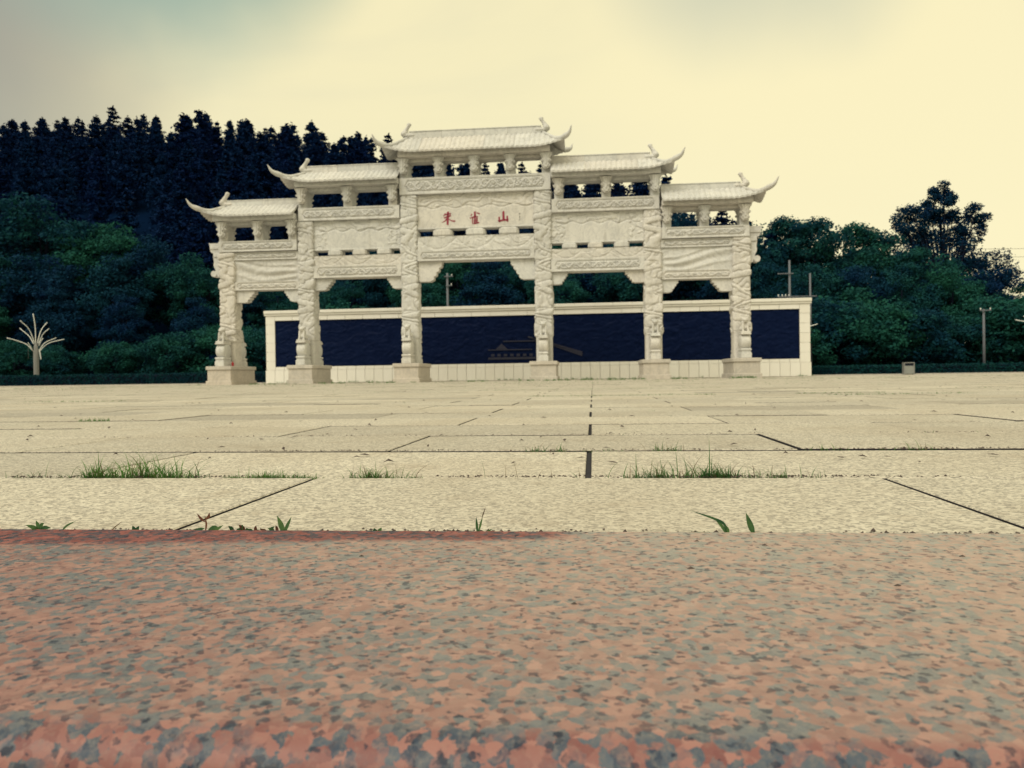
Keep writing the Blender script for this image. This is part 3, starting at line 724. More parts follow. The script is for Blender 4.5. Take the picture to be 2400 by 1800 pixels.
# red characters and the small inscription on the centre panel
def zx(x, y): return ((x-947)/462.+.015, 8.45-(y-(310-.041*(x-280)))/462.)
def stroke(mb, pts, w0, w1, y):
    P_ = [Vector((*zx(*p), 0)) for p in pts]
    if len(P_) == 2: P_ = [P_[0], P_[0].lerp(P_[1], .5), P_[1]]
    W_ = np.linspace(w0, w1, len(P_))/462.; l_ = []; r2 = []
    for i, p in enumerate(P_):
        d = (P_[min(i+1, len(P_)-1)]-P_[max(i-1, 0)]).normalized(); nrm = Vector((-d.y, d.x, 0))
        ext = -d*W_[i]*.25 if i == 0 else (d*W_[i]*.25 if i == len(P_)-1 else d*0)
        l_.append(p+nrm*W_[i]/2+ext); r2.append(p-nrm*W_[i]/2-ext*.3)
    mb.prism_xz([(p.x, p.y) for p in l_+r2[::-1]], y-.012, y+.03)
chars = [
 [([(283,158),(278,300),(270,462)],52,46), ([(218,196),(176,266)],26,16), ([(205,226),(350,200)],26,34), ([(188,302),(350,248)],30,34), ([(262,322),(205,380),(136,412)],34,6), ([(300,325),(370,368),(452,380)],14,36)],
 [([(930,148),(935,270)],42,50), ([(857,205),(838,248)],28,22), ([(972,172),(1045,196)],20,28), ([(945,245),(880,285),(808,306)],36,18), ([(875,288),(876,442)],24,20), ([(928,270),(926,432)],34,36), ([(985,258),(976,420)],28,30), ([(930,272),(1002,266)],26,22), ([(930,322),(992,318)],22,22), ([(930,372),(998,362)],22,22), ([(902,432),(1032,404)],32,26)],
 [([(1614,136),(1617,335)],46,52), ([(1510,268),(1516,384)],36,44), ([(1702,246),(1708,374)],34,42), ([(1492,372),(1610,342),(1728,334)],40,36)]]
for i, ch in enumerate(chars):
    mb = MB()
    for p, a_, b_ in ch: stroke(mb, p, a_, b_, -.275-.0015*i)
    o = mb.build('red_character', RED, cp, fixn=True)
    o['label'] = ('first red brush-written character', 'middle red brush-written character', 'red brush-written mountain character')[i]
ins = MB()
for p, a_, b_ in (([(1980,190),(2020,185)],10,8), ([(2000,170),(1996,228)],10,8), ([(1984,265),(2016,258)],8,8), ([(2002,245),(1998,300)],8,8), ([(1986,328),(2012,322)],8,8), ([(1998,312),(1996,350)],8,6)): stroke(ins, p, a_, b_, -.272)
ins.build('small_inscription', INK, cp, fixn=True)

# small red bottle left on the plinth of the leftmost column
rb = MB(); rb.lathe([(.0, 0), (.062, 0), (.066, .03), (.066, .15), (.05, .19), (.025, .215), (.025, .25), (0, .25)], 14)
rbo = rb.build('red_bottle', REDCAN, None, (GX-13.33+.42, GY-.86, .972), smooth=True)
tag(rbo, 'small red bottle standing on the plinth of the leftmost column', 'bottle')

# ------------------------------------------------------------------ mural wall behind the gateway
WY, WX0, WX1 = 50.0, -22.0, 13.62
wall = empty('mural_wall', ((WX0+WX1)/2, WY, 0), -.006)
tag(wall, 'long white tiled wall framing a dark bronze relief behind the gateway', 'wall')
ww = WX1-WX0; hw = ww/2
core = MB(); core.box(-hw+.03, hw-.03, .25, 1.0, 0, 4.62); core.build('core', WHITE, wall)
def tile(x0, x1, z0, z1, y0=0., nm='tile', d=.05):
    t_ = MB(); t_.cbox(x0+.009, x1-.009, y0+rng.normal()*.0015, y0+d, z0+.008, z1-.008, .006); return t_.build(nm, WHITE, wall)
nt_ = 57; tw = ww/nt_
for i in range(nt_):
    tile(-hw+tw*i-(.04 if i == 0 else 0), -hw+tw*(i+1)+(.04 if i == nt_-1 else 0), 0, .88, -.05, d=.10)
for i in range(nt_-2):
    w2 = (ww-1.30)/(nt_-2); tile(-hw+.65+w2*i, -hw+.65+w2*(i+1), .88, 1.10, -.02, d=.07)
for sg in (-1, 1):
    for k in range(6):
        z0 = .88+(4.56-.88)*k/6; z1 = .88+(4.56-.88)*(k+1)/6; a_ = -hw if sg < 0 else hw-.65
        tile(a_, a_+.65, z0, z1, -.02, d=.07)
for i in range(28):
    w2 = (ww-1.30)/28; tile(-hw+.65+w2*i, -hw+.65+w2*(i+1), 4.22, 4.56, -.02, d=.07)
for i in range(29):
    w2 = (ww+.16)/29; a_ = -hw-.08+w2*i
    cpm = MB(); cpm.cbox(a_+.003, a_+w2-.003, -.09, 1.09, 4.56, 4.70, .01); cpm.cbox(a_+.003, a_+w2-.003, -.16, 1.16, 4.695, 4.90, .015); cpm.build('coping_stone', WHITE, wall)
def mural(U, V, w_, h_):
    f1 = flow(21, .018, 1.0, .9, 1.1)(U, V, w_, h_); f2 = flow(33, .022, 2.6, .8, 1.1)(U, V, w_, h_)
    mt = np.zeros_like(U)
    for k in range(5):
        prof_ = h_*(.30+.13*k)+h_*.20*perlin(U*.35+k*9.3, U*0+k)+h_*.06*perlin(U*1.3+k*5, U*0)
        mt = np.maximum(mt, .03*(5-k)/5*sstep(prof_-V, -.02, .04)); mt -= .012*np.exp(-((V-prof_)/.03)**2)
    # coiled dragon toward the right
    dx, dy = U-w_*.765, V-h_*.40; r_ = np.hypot(dx, dy); mt += .06*np.exp(-((r_-.75)/.13)**2)
    return mt+f1+f2
relief('bronze_relief', -hw+.655, hw-.655, .05, .24, 1.105, 4.215, mural, BRONZE, wall, .055)
# walls and long stair of the fortress shown in the relief
fb_ = MB(); fx = 15.2-hw
fb_.cbox(fx, fx+4.1, -.055, -.02, 1.35, 1.50, .01); fb_.cbox(fx, fx+2.9, -.05, -.02, 1.95, 2.02, .01); fb_.cbox(fx+1.0, fx+3.1, -.055, -.02, 2.50, 2.58, .01)
for i in range(7): fb_.cbox(fx+.2+i*.42, fx+.42+i*.42, -.045, -.02, 1.55, 1.72, .01)
for k in range(3): fb_.prism_xz([(fx+2.6+k*.3, 2.78-k*.10), (fx+2.68+k*.3, 2.86-k*.10), (fx+6.2, 1.78-k*.10), (fx+6.1, 1.70-k*.10)], -.05, -.02)
fb_.prism_xz([(fx+.5, 2.02), (fx+.9, 2.40), (fx+1.3, 2.02)], -.05, -.02)
fo = fb_.build('fortress_relief', BRONZE2, wall, fixn=True); fo.location = (0, .03, 0)

# ------------------------------------------------------------------ foliage builders
def leaf_quads(C, size, rs, out=None, elong=1.5):
    """many small leaf-clump quads at centres C, random orientation biased to face outward/up"""
    n_ = len(C); nrm = rs.normal(size=(n_, 3)); nrm /= np.linalg.norm(nrm, axis=1)[:, None]
    if out is not None: nrm = nrm*.75+out*.6+np.array([0, 0, .35]); nrm /= np.linalg.norm(nrm, axis=1)[:, None]
    a_ = np.cross(nrm, rs.normal(size=(n_, 3))); a_ /= np.linalg.norm(a_, axis=1)[:, None]; b_ = np.cross(nrm, a_)
    s_ = (size*rs.uniform(.55, 1.3, n_))[:, None]
    V_ = np.stack([C-a_*s_*elong*.5, C-b_*s_*.42+a_*s_*.1, C+a_*s_*elong*.5, C+b_*s_*.42-a_*s_*.05], 1)
    V_[:, 2] += nrm*s_*-.12
    return V_.reshape(-1, 3), np.arange(n_*4).reshape(-1, 4)
def conifer_meshes(seed, h, rad, gaps=.0):
    rs = np.random.default_rng(seed); C = []; O = []
    nw = int(h*1.7); z0 = h*rs.uniform(.03, .12)
    lean = rs.normal(size=2)*.02*h
    for i in range(nw):
        q = (i+rs.uniform(-.3, .3))/nw; q = min(max(q, 0), 1); z = z0+(h-z0)*q
        nbr = rs.integers(5, 9); wm = rs.uniform(.75, 1.15); a0 = rs.uniform(0, 2*PI)
        for k in range(nbr):
            if rs.uniform() < gaps: continue
            an = a0+2*PI*k/nbr+rs.normal()*.25
            ln = rad*(1-q**1.6)**.95*wm*rs.uniform(.6, 1.25)+.12
            if q < .15: ln *= rs.uniform(.4, 1)
            m_ = int(4+ln*6.5)
            for j in range(m_):
                f = (j+.6)/m_; rr2 = ln*f
                up = .10*ln-.32*ln*f+.30*ln*f*f
                p = np.array([math.cos(an)*rr2+lean[0]*q, math.sin(an)*rr2+lean[1]*q, z+up])
                for _ in range(4):
                    C.append(p+rs.normal(size=3)*np.array([.19, .19, .15])*(.45+.65*(1-q))*(1+.3*ln*f)); O.append([math.cos(an), math.sin(an), .3])
    for i in range(10): C.append(np.array([lean[0], lean[1], h-.12*i])+rs.normal(size=3)*.05); O.append([0, 0, 1])
    V_, F_ = leaf_quads(np.array(C), .25, rs, np.array(O)*.4, 2.0)
    tr = MB(); tr.tube([(0, 0, -.6), (lean[0]*.3, lean[1]*.3, h*.4), (lean[0], lean[1], h*.97)], [h*.014+.04, h*.011+.03, .02], 7)
    return V_, F_, tr
def broad_meshes(seed, h, rx, rz, zc, nclump, nleaf, lsize, clr=.26, lobes=None):
    rs = np.random.default_rng(seed); C = []; O = []; tr = MB()
    cents = []
    for i in range(nclump):
        if lobes is not None:
            lb = lobes[rs.choice(len(lobes), p=[l[5] for l in lobes])]; d = rs.normal(size=3); d /= np.linalg.norm(d); d *= rs.uniform(.25, 1)**.5
            c = np.array(lb[:3])+d*np.array([lb[3], lb[3], lb[4]]); R_ = lb[3]*rs.uniform(.22, .46)
        else:
            d = rs.normal(size=3); d /= np.linalg.norm(d); d *= rs.uniform(.35, 1.)**.6
            sq = 1-.35*max(0, -d[2]); c = np.array([d[0]*rx*sq, d[1]*rx*sq, zc+d[2]*rz]); R_ = rx*clr*rs.uniform(.65, 1.35)
        cents.append(c); nl = int(nleaf*rs.uniform(.6, 1.3))
        e_ = rs.normal(size=(nl, 3)); e_ /= np.linalg.norm(e_, axis=1)[:, None]; rad = R_*rs.uniform(.2, 1.12, nl)**.5
        sq = np.array([1.15, 1.15, .72]); P_ = c+e_*rad[:, None]*sq+rs.normal(size=(nl, 3))*.08; C.append(P_); O.append(e_)
    V_, F_ = leaf_quads(np.concatenate(C), lsize, rs, np.concatenate(O), 1.45)
    tr.tube([(0, 0, -.6), (rs.normal()*.1, rs.normal()*.1, zc*.5), (rs.normal()*.2, rs.normal()*.2, zc+rz*.4)], [h*.022+.03, h*.016+.02, .05], 8)
    for c in cents[::3]:
        s_ = Vector((0, 0, max(.5, min(c[2]-.8, zc*rs.uniform(.35, .8))))); e2 = Vector(c); md = s_.lerp(e2, .5)+Vector((0, 0, .25))
        tr.tube([s_, md, e2], [h*.008+.02, h*.005+.015, .015], 5)
    return V_, F_, tr
def make_tree(kind, V_, F_, tr, leafm):
    root = empty(kind, (0, 0, -500))
    c_ = mesh_obj('crown', V_, F_, leafm, root); t_ = tr.build('trunk', BARK, root, smooth=True)
    return root
used = set()
def place(proto, x, y, z, s, rz, label, cat, group, sx=1., crown_mat=None):
    if proto.name in used:
        r_ = proto.copy(); COL.objects.link(r_)
        for c_ in list(proto.children):
            d_ = c_.copy(); COL.objects.link(d_); d_.parent = r_
    else: used.add(proto.name); r_ = proto
    r_.location = (x, y, z); r_.rotation_euler = (0, 0, rz); r_.scale = (s*sx, s*sx, s)
    tag(r_, label, cat, group); return r_

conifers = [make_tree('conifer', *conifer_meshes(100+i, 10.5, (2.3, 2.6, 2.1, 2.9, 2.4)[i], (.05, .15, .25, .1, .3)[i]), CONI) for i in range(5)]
cands = []
for yy, sp_ in ((153, 3.9), (147.5, 4.5), (141, 5.6), (134.5, 5.8), (128, 5.9), (121, 5.6), (114, 5.5), (107, 5.4), (100, 5.4), (93, 5.4), (86.5, 5.6)):
    for xx in np.arange(-.79*yy-1, 32, sp_):
        x = xx+rng.uniform(-.42, .42)*sp_; y = yy+rng.uniform(-2.6, 2.6)
        if x > 4 and y < 132: continue
        if y < 104 and x < -.74*y: continue
        cands.append((x, y))
cands = cands[:300]
CLAB = ('dark conifer standing in the dense pine wood on the hillside behind the gateway', 'hillside conifers')
for i, (x, y) in enumerate(cands):
    z = float(hill_z(x, y))-.4; s = rng.uniform(.95, 1.22)
    if y > 144: s = rng.uniform(.86, 1.10)
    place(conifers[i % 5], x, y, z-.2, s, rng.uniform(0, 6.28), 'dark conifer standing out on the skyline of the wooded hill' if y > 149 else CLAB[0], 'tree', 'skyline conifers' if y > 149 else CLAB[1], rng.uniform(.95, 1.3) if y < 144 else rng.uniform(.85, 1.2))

dark_protos = [make_tree('broadleaf_tree', *broad_meshes(200+i, 11, 3.6, 4.6, 6.4, 56, 330, .20), DEC1) for i in range(3)]
green_protos = [make_tree('leafy_tree', *broad_meshes(220+i, 11, 3.7, 4.5, 6.3, 58, 330, .20), DEC2) for i in range(3)]
shrub_protos = [make_tree('shrub', *broad_meshes(240+i, 5, 2.6, 2.1, 2.5, 44, 280, .15), DEC2) for i in range(3)]
def deciduous(protos, x, y, top, label, group, sx=1., base=11., zoff=0.):
    gz = float(hill_z(x, y)); s = (top-gz)/base
    k = int(abs(x*7+y*3)) % len(protos)
    place(protos[k], x, y, gz-.15, s, rng.uniform(0, 6.28), label, 'tree' if base > 6 else 'shrub', group, sx)
LL = ('large leafy tree at the foot of the hill beyond the left hedge', 'trees at the foot of the hill beyond the left hedge')
for x, y, tp in ((-64, 74, 19.5), (-57.5, 76, 20.0), (-51.5, 77, 17.8), (-47, 77, 16.2), (-60, 70, 15.5), (-53, 70, 13.2), (-46.5, 71, 12.4), (-42.5, 76, 13.6), (-39, 75, 11.8), (-35.5, 77, 11.2), (-66, 68, 12), (-49.5, 66, 8.8), (-57, 65.5, 9.2), (-43, 67, 8.2), (-37, 69, 8.0)):
    deciduous(dark_protos if (int(x) % 3) else green_protos, x, y, tp, LL[0], LL[1], 1.05)
LM = ('leafy green tree on the lower slope seen through the gateway openings', 'trees on the lower slope behind the gateway')
for x, y, tp in ((-32, 76, 10.8), (-28.5, 80, 13.0), (-25, 75, 10.6), (-21, 79, 13.2), (-17.5, 75, 11.2), (-14, 80, 13.8), (-10.5, 75, 11.6), (-7, 80, 13.6), (-3.5, 76, 11.4), (0, 80, 13.6), (3.5, 76, 11.8), (6.5, 81, 14.6), (-30, 86, 17), (-23, 87, 17.2), (-16, 87, 17.0), (-9, 88, 17), (-2, 88, 17.2), (5, 88, 17.5)):
    deciduous(green_protos if int(abs(x)*2) % 3 else dark_protos, x, y, tp, LM[0], LM[1], 1.05)
LS = ('bushy green shrub just behind the mural wall', 'shrubs behind the mural wall')
for x, y, tp in ((-27, 69, 6.0), (-23.5, 68, 7.2), (-20, 68.5, 6.4), (-16.5, 68, 6.9), (-13, 69, 6.3), (-9, 68.5, 6.8), (-5.5, 68, 6.2), (-2, 69, 6.7), (1.5, 68, 6.6), (5, 69, 6.9), (8.5, 68, 6.4), (11.5, 69, 6.8)):
    deciduous(shrub_protos, x, y, tp, LS[0], LS[1], 1.15, 4.9)
LR = ('dense leafy tree in the mass right of the gateway', 'trees right of the gateway')
for x, y, tp in ((9.5, 80, 16.8), (13.2, 79, 16.0), (16.2, 79, 14.6), (19, 81, 16.2), (22, 79, 15.8), (25.5, 80, 15.2), (28.5, 81, 14.6), (31.5, 78, 12.4), (12, 73, 11.0), (16, 72, 10.4), (20, 73, 11.2), (24, 72, 9.8), (28, 73, 10.2), (32, 72.5, 9.6), (36, 74, 9.4), (40, 76, 8.6), (35.5, 80, 11.0), (44, 80, 8.6), (48, 78, 9.0)):
    deciduous(green_protos if int(x) % 3 else dark_protos, x, y, tp, LR[0], LR[1], 1.0)
LG = ('low bright green shrub behind the right-hand hedge', 'shrubs behind the right hedge')
for x, y, tp in ((16.5, 63.5, 4.6), (19.8, 65, 6.2), (23, 65, 6.4), (26.3, 65, 5.6), (29.5, 65.5, 5.0), (33, 66, 6.6), (36.5, 67, 7.0), (17.5, 67, 7.2), (21.5, 68.5, 7.8)):
    deciduous(shrub_protos, x, y, tp, LG[0], LG[1], 1.2, 4.9)
LB = ('low shrub behind the left-hand hedge', 'shrubs behind the left hedge')
for x, y, tp in ((-50, 62, 4.2), (-46, 62.5, 3.8), (-40.5, 62, 4.0), (-36, 62.5, 4.8), (-31.5, 63, 5.4), (-27.5, 63, 5.0)):
    deciduous(shrub_protos, x, y, tp, LB[0], LB[1], 1.2, 4.9)
# spruce top and the tall airy tree at right
sp = conifers[3]
place(sp, 18.9, 82, 2.0, 1.24, 1.1, 'pointed spruce rising above the leafy trees right of the gateway', 'tree', None, 1.05)
lob = [(-4.8, 0, 10.4, 2.4, 2.8, .13), (-3.0, .4, 15.4, 1.9, 2.6, .13), (-.2, 0, 17.5, 1.7, 2.5, .12), (2.5, -.3, 15.4, 1.7, 2.3, .08), (.3, .3, 12.2, 3.5, 3.0, .17), (4.3, .2, 9.8, 3.0, 3.0, .18), (-1.6, 0, 7.4, 4.2, 3.4, .19)]
tall = make_tree('tall_poplar', *broad_meshes(301, 20, 4, 6, 10, 320, 135, .19, lobes=lob), DEC1)
place(tall, 37.2, 86, .4, 1.0, .15, 'tallest airy tree at right with sky showing through its crown', 'tree', None)

# each tree of a row gets its place in the row, counted from the left of the view
ORD = ('first', 'second', 'third', 'fourth', 'fifth', 'sixth', 'seventh', 'eighth', 'ninth', 'tenth', 'eleventh', 'twelfth', 'thirteenth', 'fourteenth', 'fifteenth', 'sixteenth', 'seventeenth', 'eighteenth', 'nineteenth', 'twentieth')
for grp, short in ((LL[1], 'leafy tree beyond the left hedge'), (LM[1], 'leafy tree on the slope behind the gateway'), (LS[1], 'green shrub behind the mural wall'), (LR[1], 'leafy tree right of the gateway'), (LG[1], 'bright green shrub behind the right hedge'), (LB[1], 'low shrub behind the left hedge')):
    row = [o for o in COL.objects if o.get('group') == grp]
    row.sort(key=lambda o: o.location.x/o.location.y)
    for i, o in enumerate(row): o['label'] = short+', '+ORD[i]+' from the left'
# hedges
def hedge(x0, x1, y0, y1, h, label):
    root = empty('hedge', ((x0+x1)/2, (y0+y1)/2, 0)); w_, d_ = x1-x0, y1-y0; rs = np.random.default_rng(int(abs(x0)*10))
    cm = MB(); cm.cbox(-w_/2+.05, w_/2-.05, -d_/2+.06, d_/2-.06, -.05, h-.06, .05); cm.build('stems', BARK, root)
    n_ = int(w_*420); u = rs.uniform(-w_/2, w_/2, n_); k = rs.uniform(0, 1, n_)
    top = k < .45; C = np.stack([u, np.where(top, rs.uniform(-d_/2, d_/2, n_), -d_/2+rs.normal(size=n_)*.03), np.where(top, h+rs.normal(size=n_)*.025+.03*perlin(u*.8, u*0), rs.uniform(0, h, n_))], -1)
    O = np.where(top[:, None], np.array([0, 0, 1.]), np.array([0, -1., .2])); V_, F_ = leaf_quads(C, .10, rs, O)
    mesh_obj('foliage', V_, F_, HEDGE, root); tag(root, label, 'hedge'); return root
hedge(-52, -22.3, 52.6, 53.8, .80, 'long low clipped hedge along the left edge of the plaza')
hedge(13.9, 36, 52.6, 53.8, .62, 'long low clipped hedge along the right edge of the plaza')

# ------------------------------------------------------------------ lamps, poles, bin
def lamp(x, y, rz, label, broken=True):
    root = empty('street_lamp', (x, y, 0), rz); tag(root, label, 'street lamp', 'branching lamps round the plaza')
    p = MB(); prof_ = []
    n_ = 24; V_ = []; F_ = []
    for i, (z, s) in enumerate(((-.05, 1.15), (.25, 1.1), (.3, 1.0), (2.3, 1.0), (2.65, .95), (3.1, .72), (3.4, .45))):
        for k in range(n_):
            r_ = .185*s*(1+(.07 if k % 2 else -.05)); V_.append((r_*math.cos(2*PI*k/n_), r_*math.sin(2*PI*k/n_), z))
    for i in range(6):
        for k in range(n_): j = (k+1) % n_; F_.append((i*n_+k, i*n_+j, (i+1)*n_+j, (i+1)*n_+k))
    F_.append(tuple(range(6*n_, 7*n_))); p.add(V_, F_); p.build('pole', GREYM, root)
    def z2(yv): return 5.69-(yv-240)/142.
    def x2(xv): return (xv-384)/142.*.92
    arms = [([(380,580),(381,400),(362,240)], .1), ([(372,570),(315,415),(228,325)], -.5), ([(362,580),(315,490),(220,400)], .6), ([(357,660),(290,585),(200,545),(90,512)], .2), ([(398,570),(440,425),(505,330)], .5), ([(408,580),(455,475),(522,408)], -.6), ([(415,650),(480,560),(600,500)], .9), ([(415,665),(510,572),(680,522)], -.3)]
    for pts_, dy in arms:
        P_ = catmull([(x2(a_), dy*i/len(pts_)*1.3, z2(b_)) for i, (a_, b_) in enumerate(pts_)], 6)
        m_ = MB(); m_.tube(P_, [.034]*(len(P_)//3)+[.030]*(len(P_)-len(P_)//3-2)+[.032, .026], 7); m_.build('lamp_arm', LAMPW, root, smooth=True)
    for pts_, dy in (([(415,600),(430,560),(456,515)], -.4), ([(350,650),(325,600),(305,568)], -.4), ([(415,640),(424,680),(433,752)], -.3)):
        P_ = catmull([(x2(a_), dy*i/2, z2(b_)) for i, (a_, b_) in enumerate(pts_)], 5); m_ = MB(); m_.tube(P_, .036, 7); m_.build('broken_arm', LAMPW, root, smooth=True)
    if broken:
        m_ = MB(); m_.tube([(x2(305), -.4, z2(568)), (x2(304), -.4, z2(740))], .012, 5); m_.build('hanging_wire', CABLE, root)
    return root
lamp(-43.35, 56, .659, 'branching white-armed street lamp behind the left hedge')
lamp(14.35, 58, -.24, 'street lamp mostly hidden behind the right end of the mural wall', False)
lamp(31.0, 56, PI-.5, 'street lamp cut off at the right edge of the photo', False)

def upole(x, y, h, label, arms=(), r0=.15):
    root = empty('utility_pole', (x, y, 0)); tag(root, label, 'utility pole')
    m_ = MB(); m_.tube([(0, 0, -.1), (0, 0, h*.5), (0, 0, h)], [r0, r0*.85, r0*.68], 12); m_.build('pole', POLE, root, smooth=True)
    for (xa, xb, z, ins_) in arms:
        a_ = MB(); a_.cbox(xa, xb, -r0-.09, -r0-.01, z-.04, z+.04, .008); ao = a_.build('crossarm', POLE, root)
        for q in ins_:
            i_ = MB(); i_.lathe([(.02, 0), (.05, .03), (.035, .06), (.055, .09), (.03, .14), (.0, .15)], 10, (q, -r0-.05, z+.04)); i_.build('insulator', LAMPW, root, smooth=True)
    return root
upole(-12.46, 66, 9.3, 'utility pole seen through the central opening of the gateway', ((-.25, .55, 9.0, (.42,)), (-.1, .45, 8.2, (.38,))), .13)
upole(15.4, 62, 9.0, 'taller utility pole with a long crossarm above the right end of the wall', ((-.95, .25, 7.95, ()), (-.95, 2.0, 6.15, (-.9, -.6, -.35, -.1))), .11)
upole(16.95, 62, 7.95, 'shorter utility pole just beside the right end of the wall', (), .095)
upole(29.7, 62, 4.85, 'grey utility pole beyond the right-hand hedge', ((-.35, .45, 4.75, (-.3, .4)),), .11)
for z, lab in ((13.6, 'upper power line crossing the sky at the right edge'), (12.7, 'lower power line crossing the sky at the right edge')):
    m_ = MB(); m_.tube([(30+k*6, 91, z+.0012*(k*6-24)**2) for k in range(9)], .018, 5, cap=True)
    tag(m_.build('power_line', CABLE), lab, 'cable')
bn = empty('litter_bin', (19.98, 51.2, 0)); tag(bn, 'grey box-shaped litter bin in front of the right-hand hedge', 'litter bin')
m_ = MB(); m_.cbox(-.27, .27, -.15, .15, .04, .55, .01); m_.build('bin_body', BIN, bn)
m_ = MB(); m_.cbox(-.31, .31, -.19, .19, .72, .77, .01); m_.build('bin_roof', GREYM, bn)
for sx_ in (-.295, .295):
    m_ = MB(); m_.cbox(sx_-.025, sx_+.022, -.17, .17, 0, .73, .005); m_.build('bin_side', GREYM, bn)
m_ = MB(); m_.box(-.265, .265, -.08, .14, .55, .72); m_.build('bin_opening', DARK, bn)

# ------------------------------------------------------------------ grass and weeds in the joints
def blade(V_, F_, base, h, az_, lean, w_, rs, seg=4):
    b0 = len(V_); d = np.array([math.cos(az_), math.sin(az_), 0]); sd_ = np.array([-d[1], d[0], 0])
    if abs(sd_[0]) < .4: sd_ = np.array([.8, .3, 0])
    for i in range(seg+1):
        t_ = i/seg; p = base+d*h*lean*t_*t_+np.array([0, 0, h*(t_-.28*lean*t_*t_)])
        ww_ = w_*(1-t_**1.6)*(.75+.5*t_ if t_ < .5 else 1)
        if i < seg: V_.append(p-sd_*ww_/2); V_.append(p+sd_*ww_/2)
        else: V_.append(p)
    for i in range(seg-1): a_ = b0+2*i; F_.append((a_, a_+1, a_+3, a_+2))
    F_.append((b0+2*seg-2, b0+2*seg-1, b0+2*seg))
def tuft(name, x0, x1, y, n_0, hmin, hmax, label, dry=.15, w_=.0022, tall=(), seed=1, dens=None):
    rs = np.random.default_rng(seed); Vg, Fg, Vd, Fd = [], [], [], []; n_ = int(n_0*2.0); ncl = max(2, int((x1-x0)/.028)); cl_c = rs.uniform(.03, .97, ncl); cl_s = rs.uniform(.03, .09, ncl)*.25/max(.05, x1-x0); cl_h = rs.uniform(.6, 1.35, ncl); cx = (x0+x1)/2
    for i in range(n_):
        ci = rs.integers(0, len(cl_c)); u = min(1, max(0, cl_c[ci]+rs.normal()*cl_s[ci])) if i % 3 else rs.uniform()
        p = np.array([x0+(x1-x0)*u-cx, rs.normal()*.004, -.012]); q = 1-abs(u-.5)*1.2
        h = rs.uniform(hmin, hmax)*(.6+.6*q)*cl_h[ci]*rs.uniform(.5, 1.4)
        if rs.uniform() < dry: blade(Vd, Fd, p, h*1.1, rs.uniform(0, 6.28), rs.uniform(.1, 1.), w_*.7, rs)
        else: blade(Vg, Fg, p, h*(1.45 if rs.uniform() < .12 else 1), rs.uniform(0, 6.28), rs.uniform(.05, 1.5), w_*rs.uniform(.6, 1.2), rs)
    for (x, h, az_, ln, dr_) in tall:
        tgt = (Vd, Fd) if dr_ else (Vg, Fg); blade(*tgt, np.array([x-cx, 0, -.01]), h, az_, ln, w_*1.1, rs, 6)
    root = empty(name, (cx, y, 0)); tag(root, label, 'grass')
    mesh_obj('green_blades', Vg, Fg, GRASS, root)
    if Vd: mesh_obj('dry_blades', Vd, Fd, GRASSD, root)
    return root
J1, J2 = 1.652, 2.252
tuft('grass_tuft', -1.36, -1.14, J1, 70, .010, .028, 'thin sparse grass at the left end of the first paving joint', .3, seed=2)
tuft('grass_tuft', -1.17, -.89, J1, 340, .022, .052, 'thick tall grass tuft at left in the first paving joint', .16, .0026, ((-.96, .066, .4, .5, 0), (-1.12, .06, 2.4, .6, 1), (-1.05, .062, 1.2, .4, 1)), seed=3)
tuft('grass_tuft', -.915, -.86, J1, 5, .02, .03, 'lone tall curved blade right of the thick left tuft', .1, .003, ((-.888, .052, 2.9, .35, 0), (-.88, .030, .2, 1., 0)), seed=4)
tuft('grass_tuft', -.83, -.60, J1, 700, .010, .020, 'low mossy green grass strip beside the left slanting joint', .05, .002, seed=5)
tuft('grass_tuft', -.56, -.375, J1, 260, .010, .026, 'medium grass tuft with slanting dry stems left of centre', .2, .0022, ((-.53, .038, 2.6, .7, 0), (-.50, .046, 2.3, .5, 1), (-.45, .04, .4, .9, 0), (-.39, .052, .3, .8, 1), (-.40, .042, .5, .7, 0)), seed=6)
tuft('grass_tuft', -.25, .02, J1, 26, .008, .018, 'very thin upright stalks in the first joint around the centre', .5, .0014, ((-.235, .055, 2.6, .25, 0), (-.19, .04, 1.5, .1, 1), (-.165, .05, 2.4, .3, 1), (-.12, .032, .4, .5, 1), (-.09, .03, 1.9, .3, 1), (-.03, .036, 2.0, .3, 1)), seed=7)
tuft('grass_tuft', -.045, .045, J1, 8, .010, .02, 'few blades at the top of the wide central joint', .2, .002, ((-.035, .030, 2.9, .8, 0), (.03, .055, .35, .6, 0), (.02, .02, .2, .9, 0)), seed=8)
tuft('grass_tuft', .06, .30, J1, 330, .012, .038, 'thick grass tuft with the tallest stalks right of centre', .18, .0024, ((.09, .062, 1.6, .15, 0), (.10, .03, 3.0, 1., 0), (.205, .07, .4, .5, 1), (.215, .066, 2.5, .6, 1), (.243, .098, 1.57, .04, 0), (.25, .05, .3, 1., 1), (.17, .056, 2.2, .5, 0)), seed=9)
tuft('grass_tuft', .31, .40, J1, 80, .010, .032, 'small upright tuft right of the thick central tuft', .25, .002, ((.335, .044, 1.8, .3, 1), (.37, .04, 1.2, .3, 1)), seed=10)
tuft('grass_tuft', .415, .50, J1, 50, .008, .020, 'last tuft with leaning stalks at right in the first joint', .25, .002, ((.43, .04, 1.9, .2, 0), (.45, .042, .6, .6, 0), (.42, .032, 2.6, .5, 1)), seed=11)
tuft('grass_tuft', -.20, -.08, J2, 50, .010, .026, 'small tuft in the second joint left of the centre line', .2, .0028, ((-.16, .055, .5, .7, 1),), seed=12)
tuft('grass_tuft', -.05, .09, J2, 28, .008, .018, 'short blades in the second joint at the centre line', .2, .0026, seed=13)
tuft('grass_tuft', .14, .26, J2, 40, .010, .03, 'small tuft with a dry stalk in the second joint right of centre', .25, .0026, ((.15, .05, 2.6, .8, 1), (.23, .03, .2, .9, 0)), seed=14)
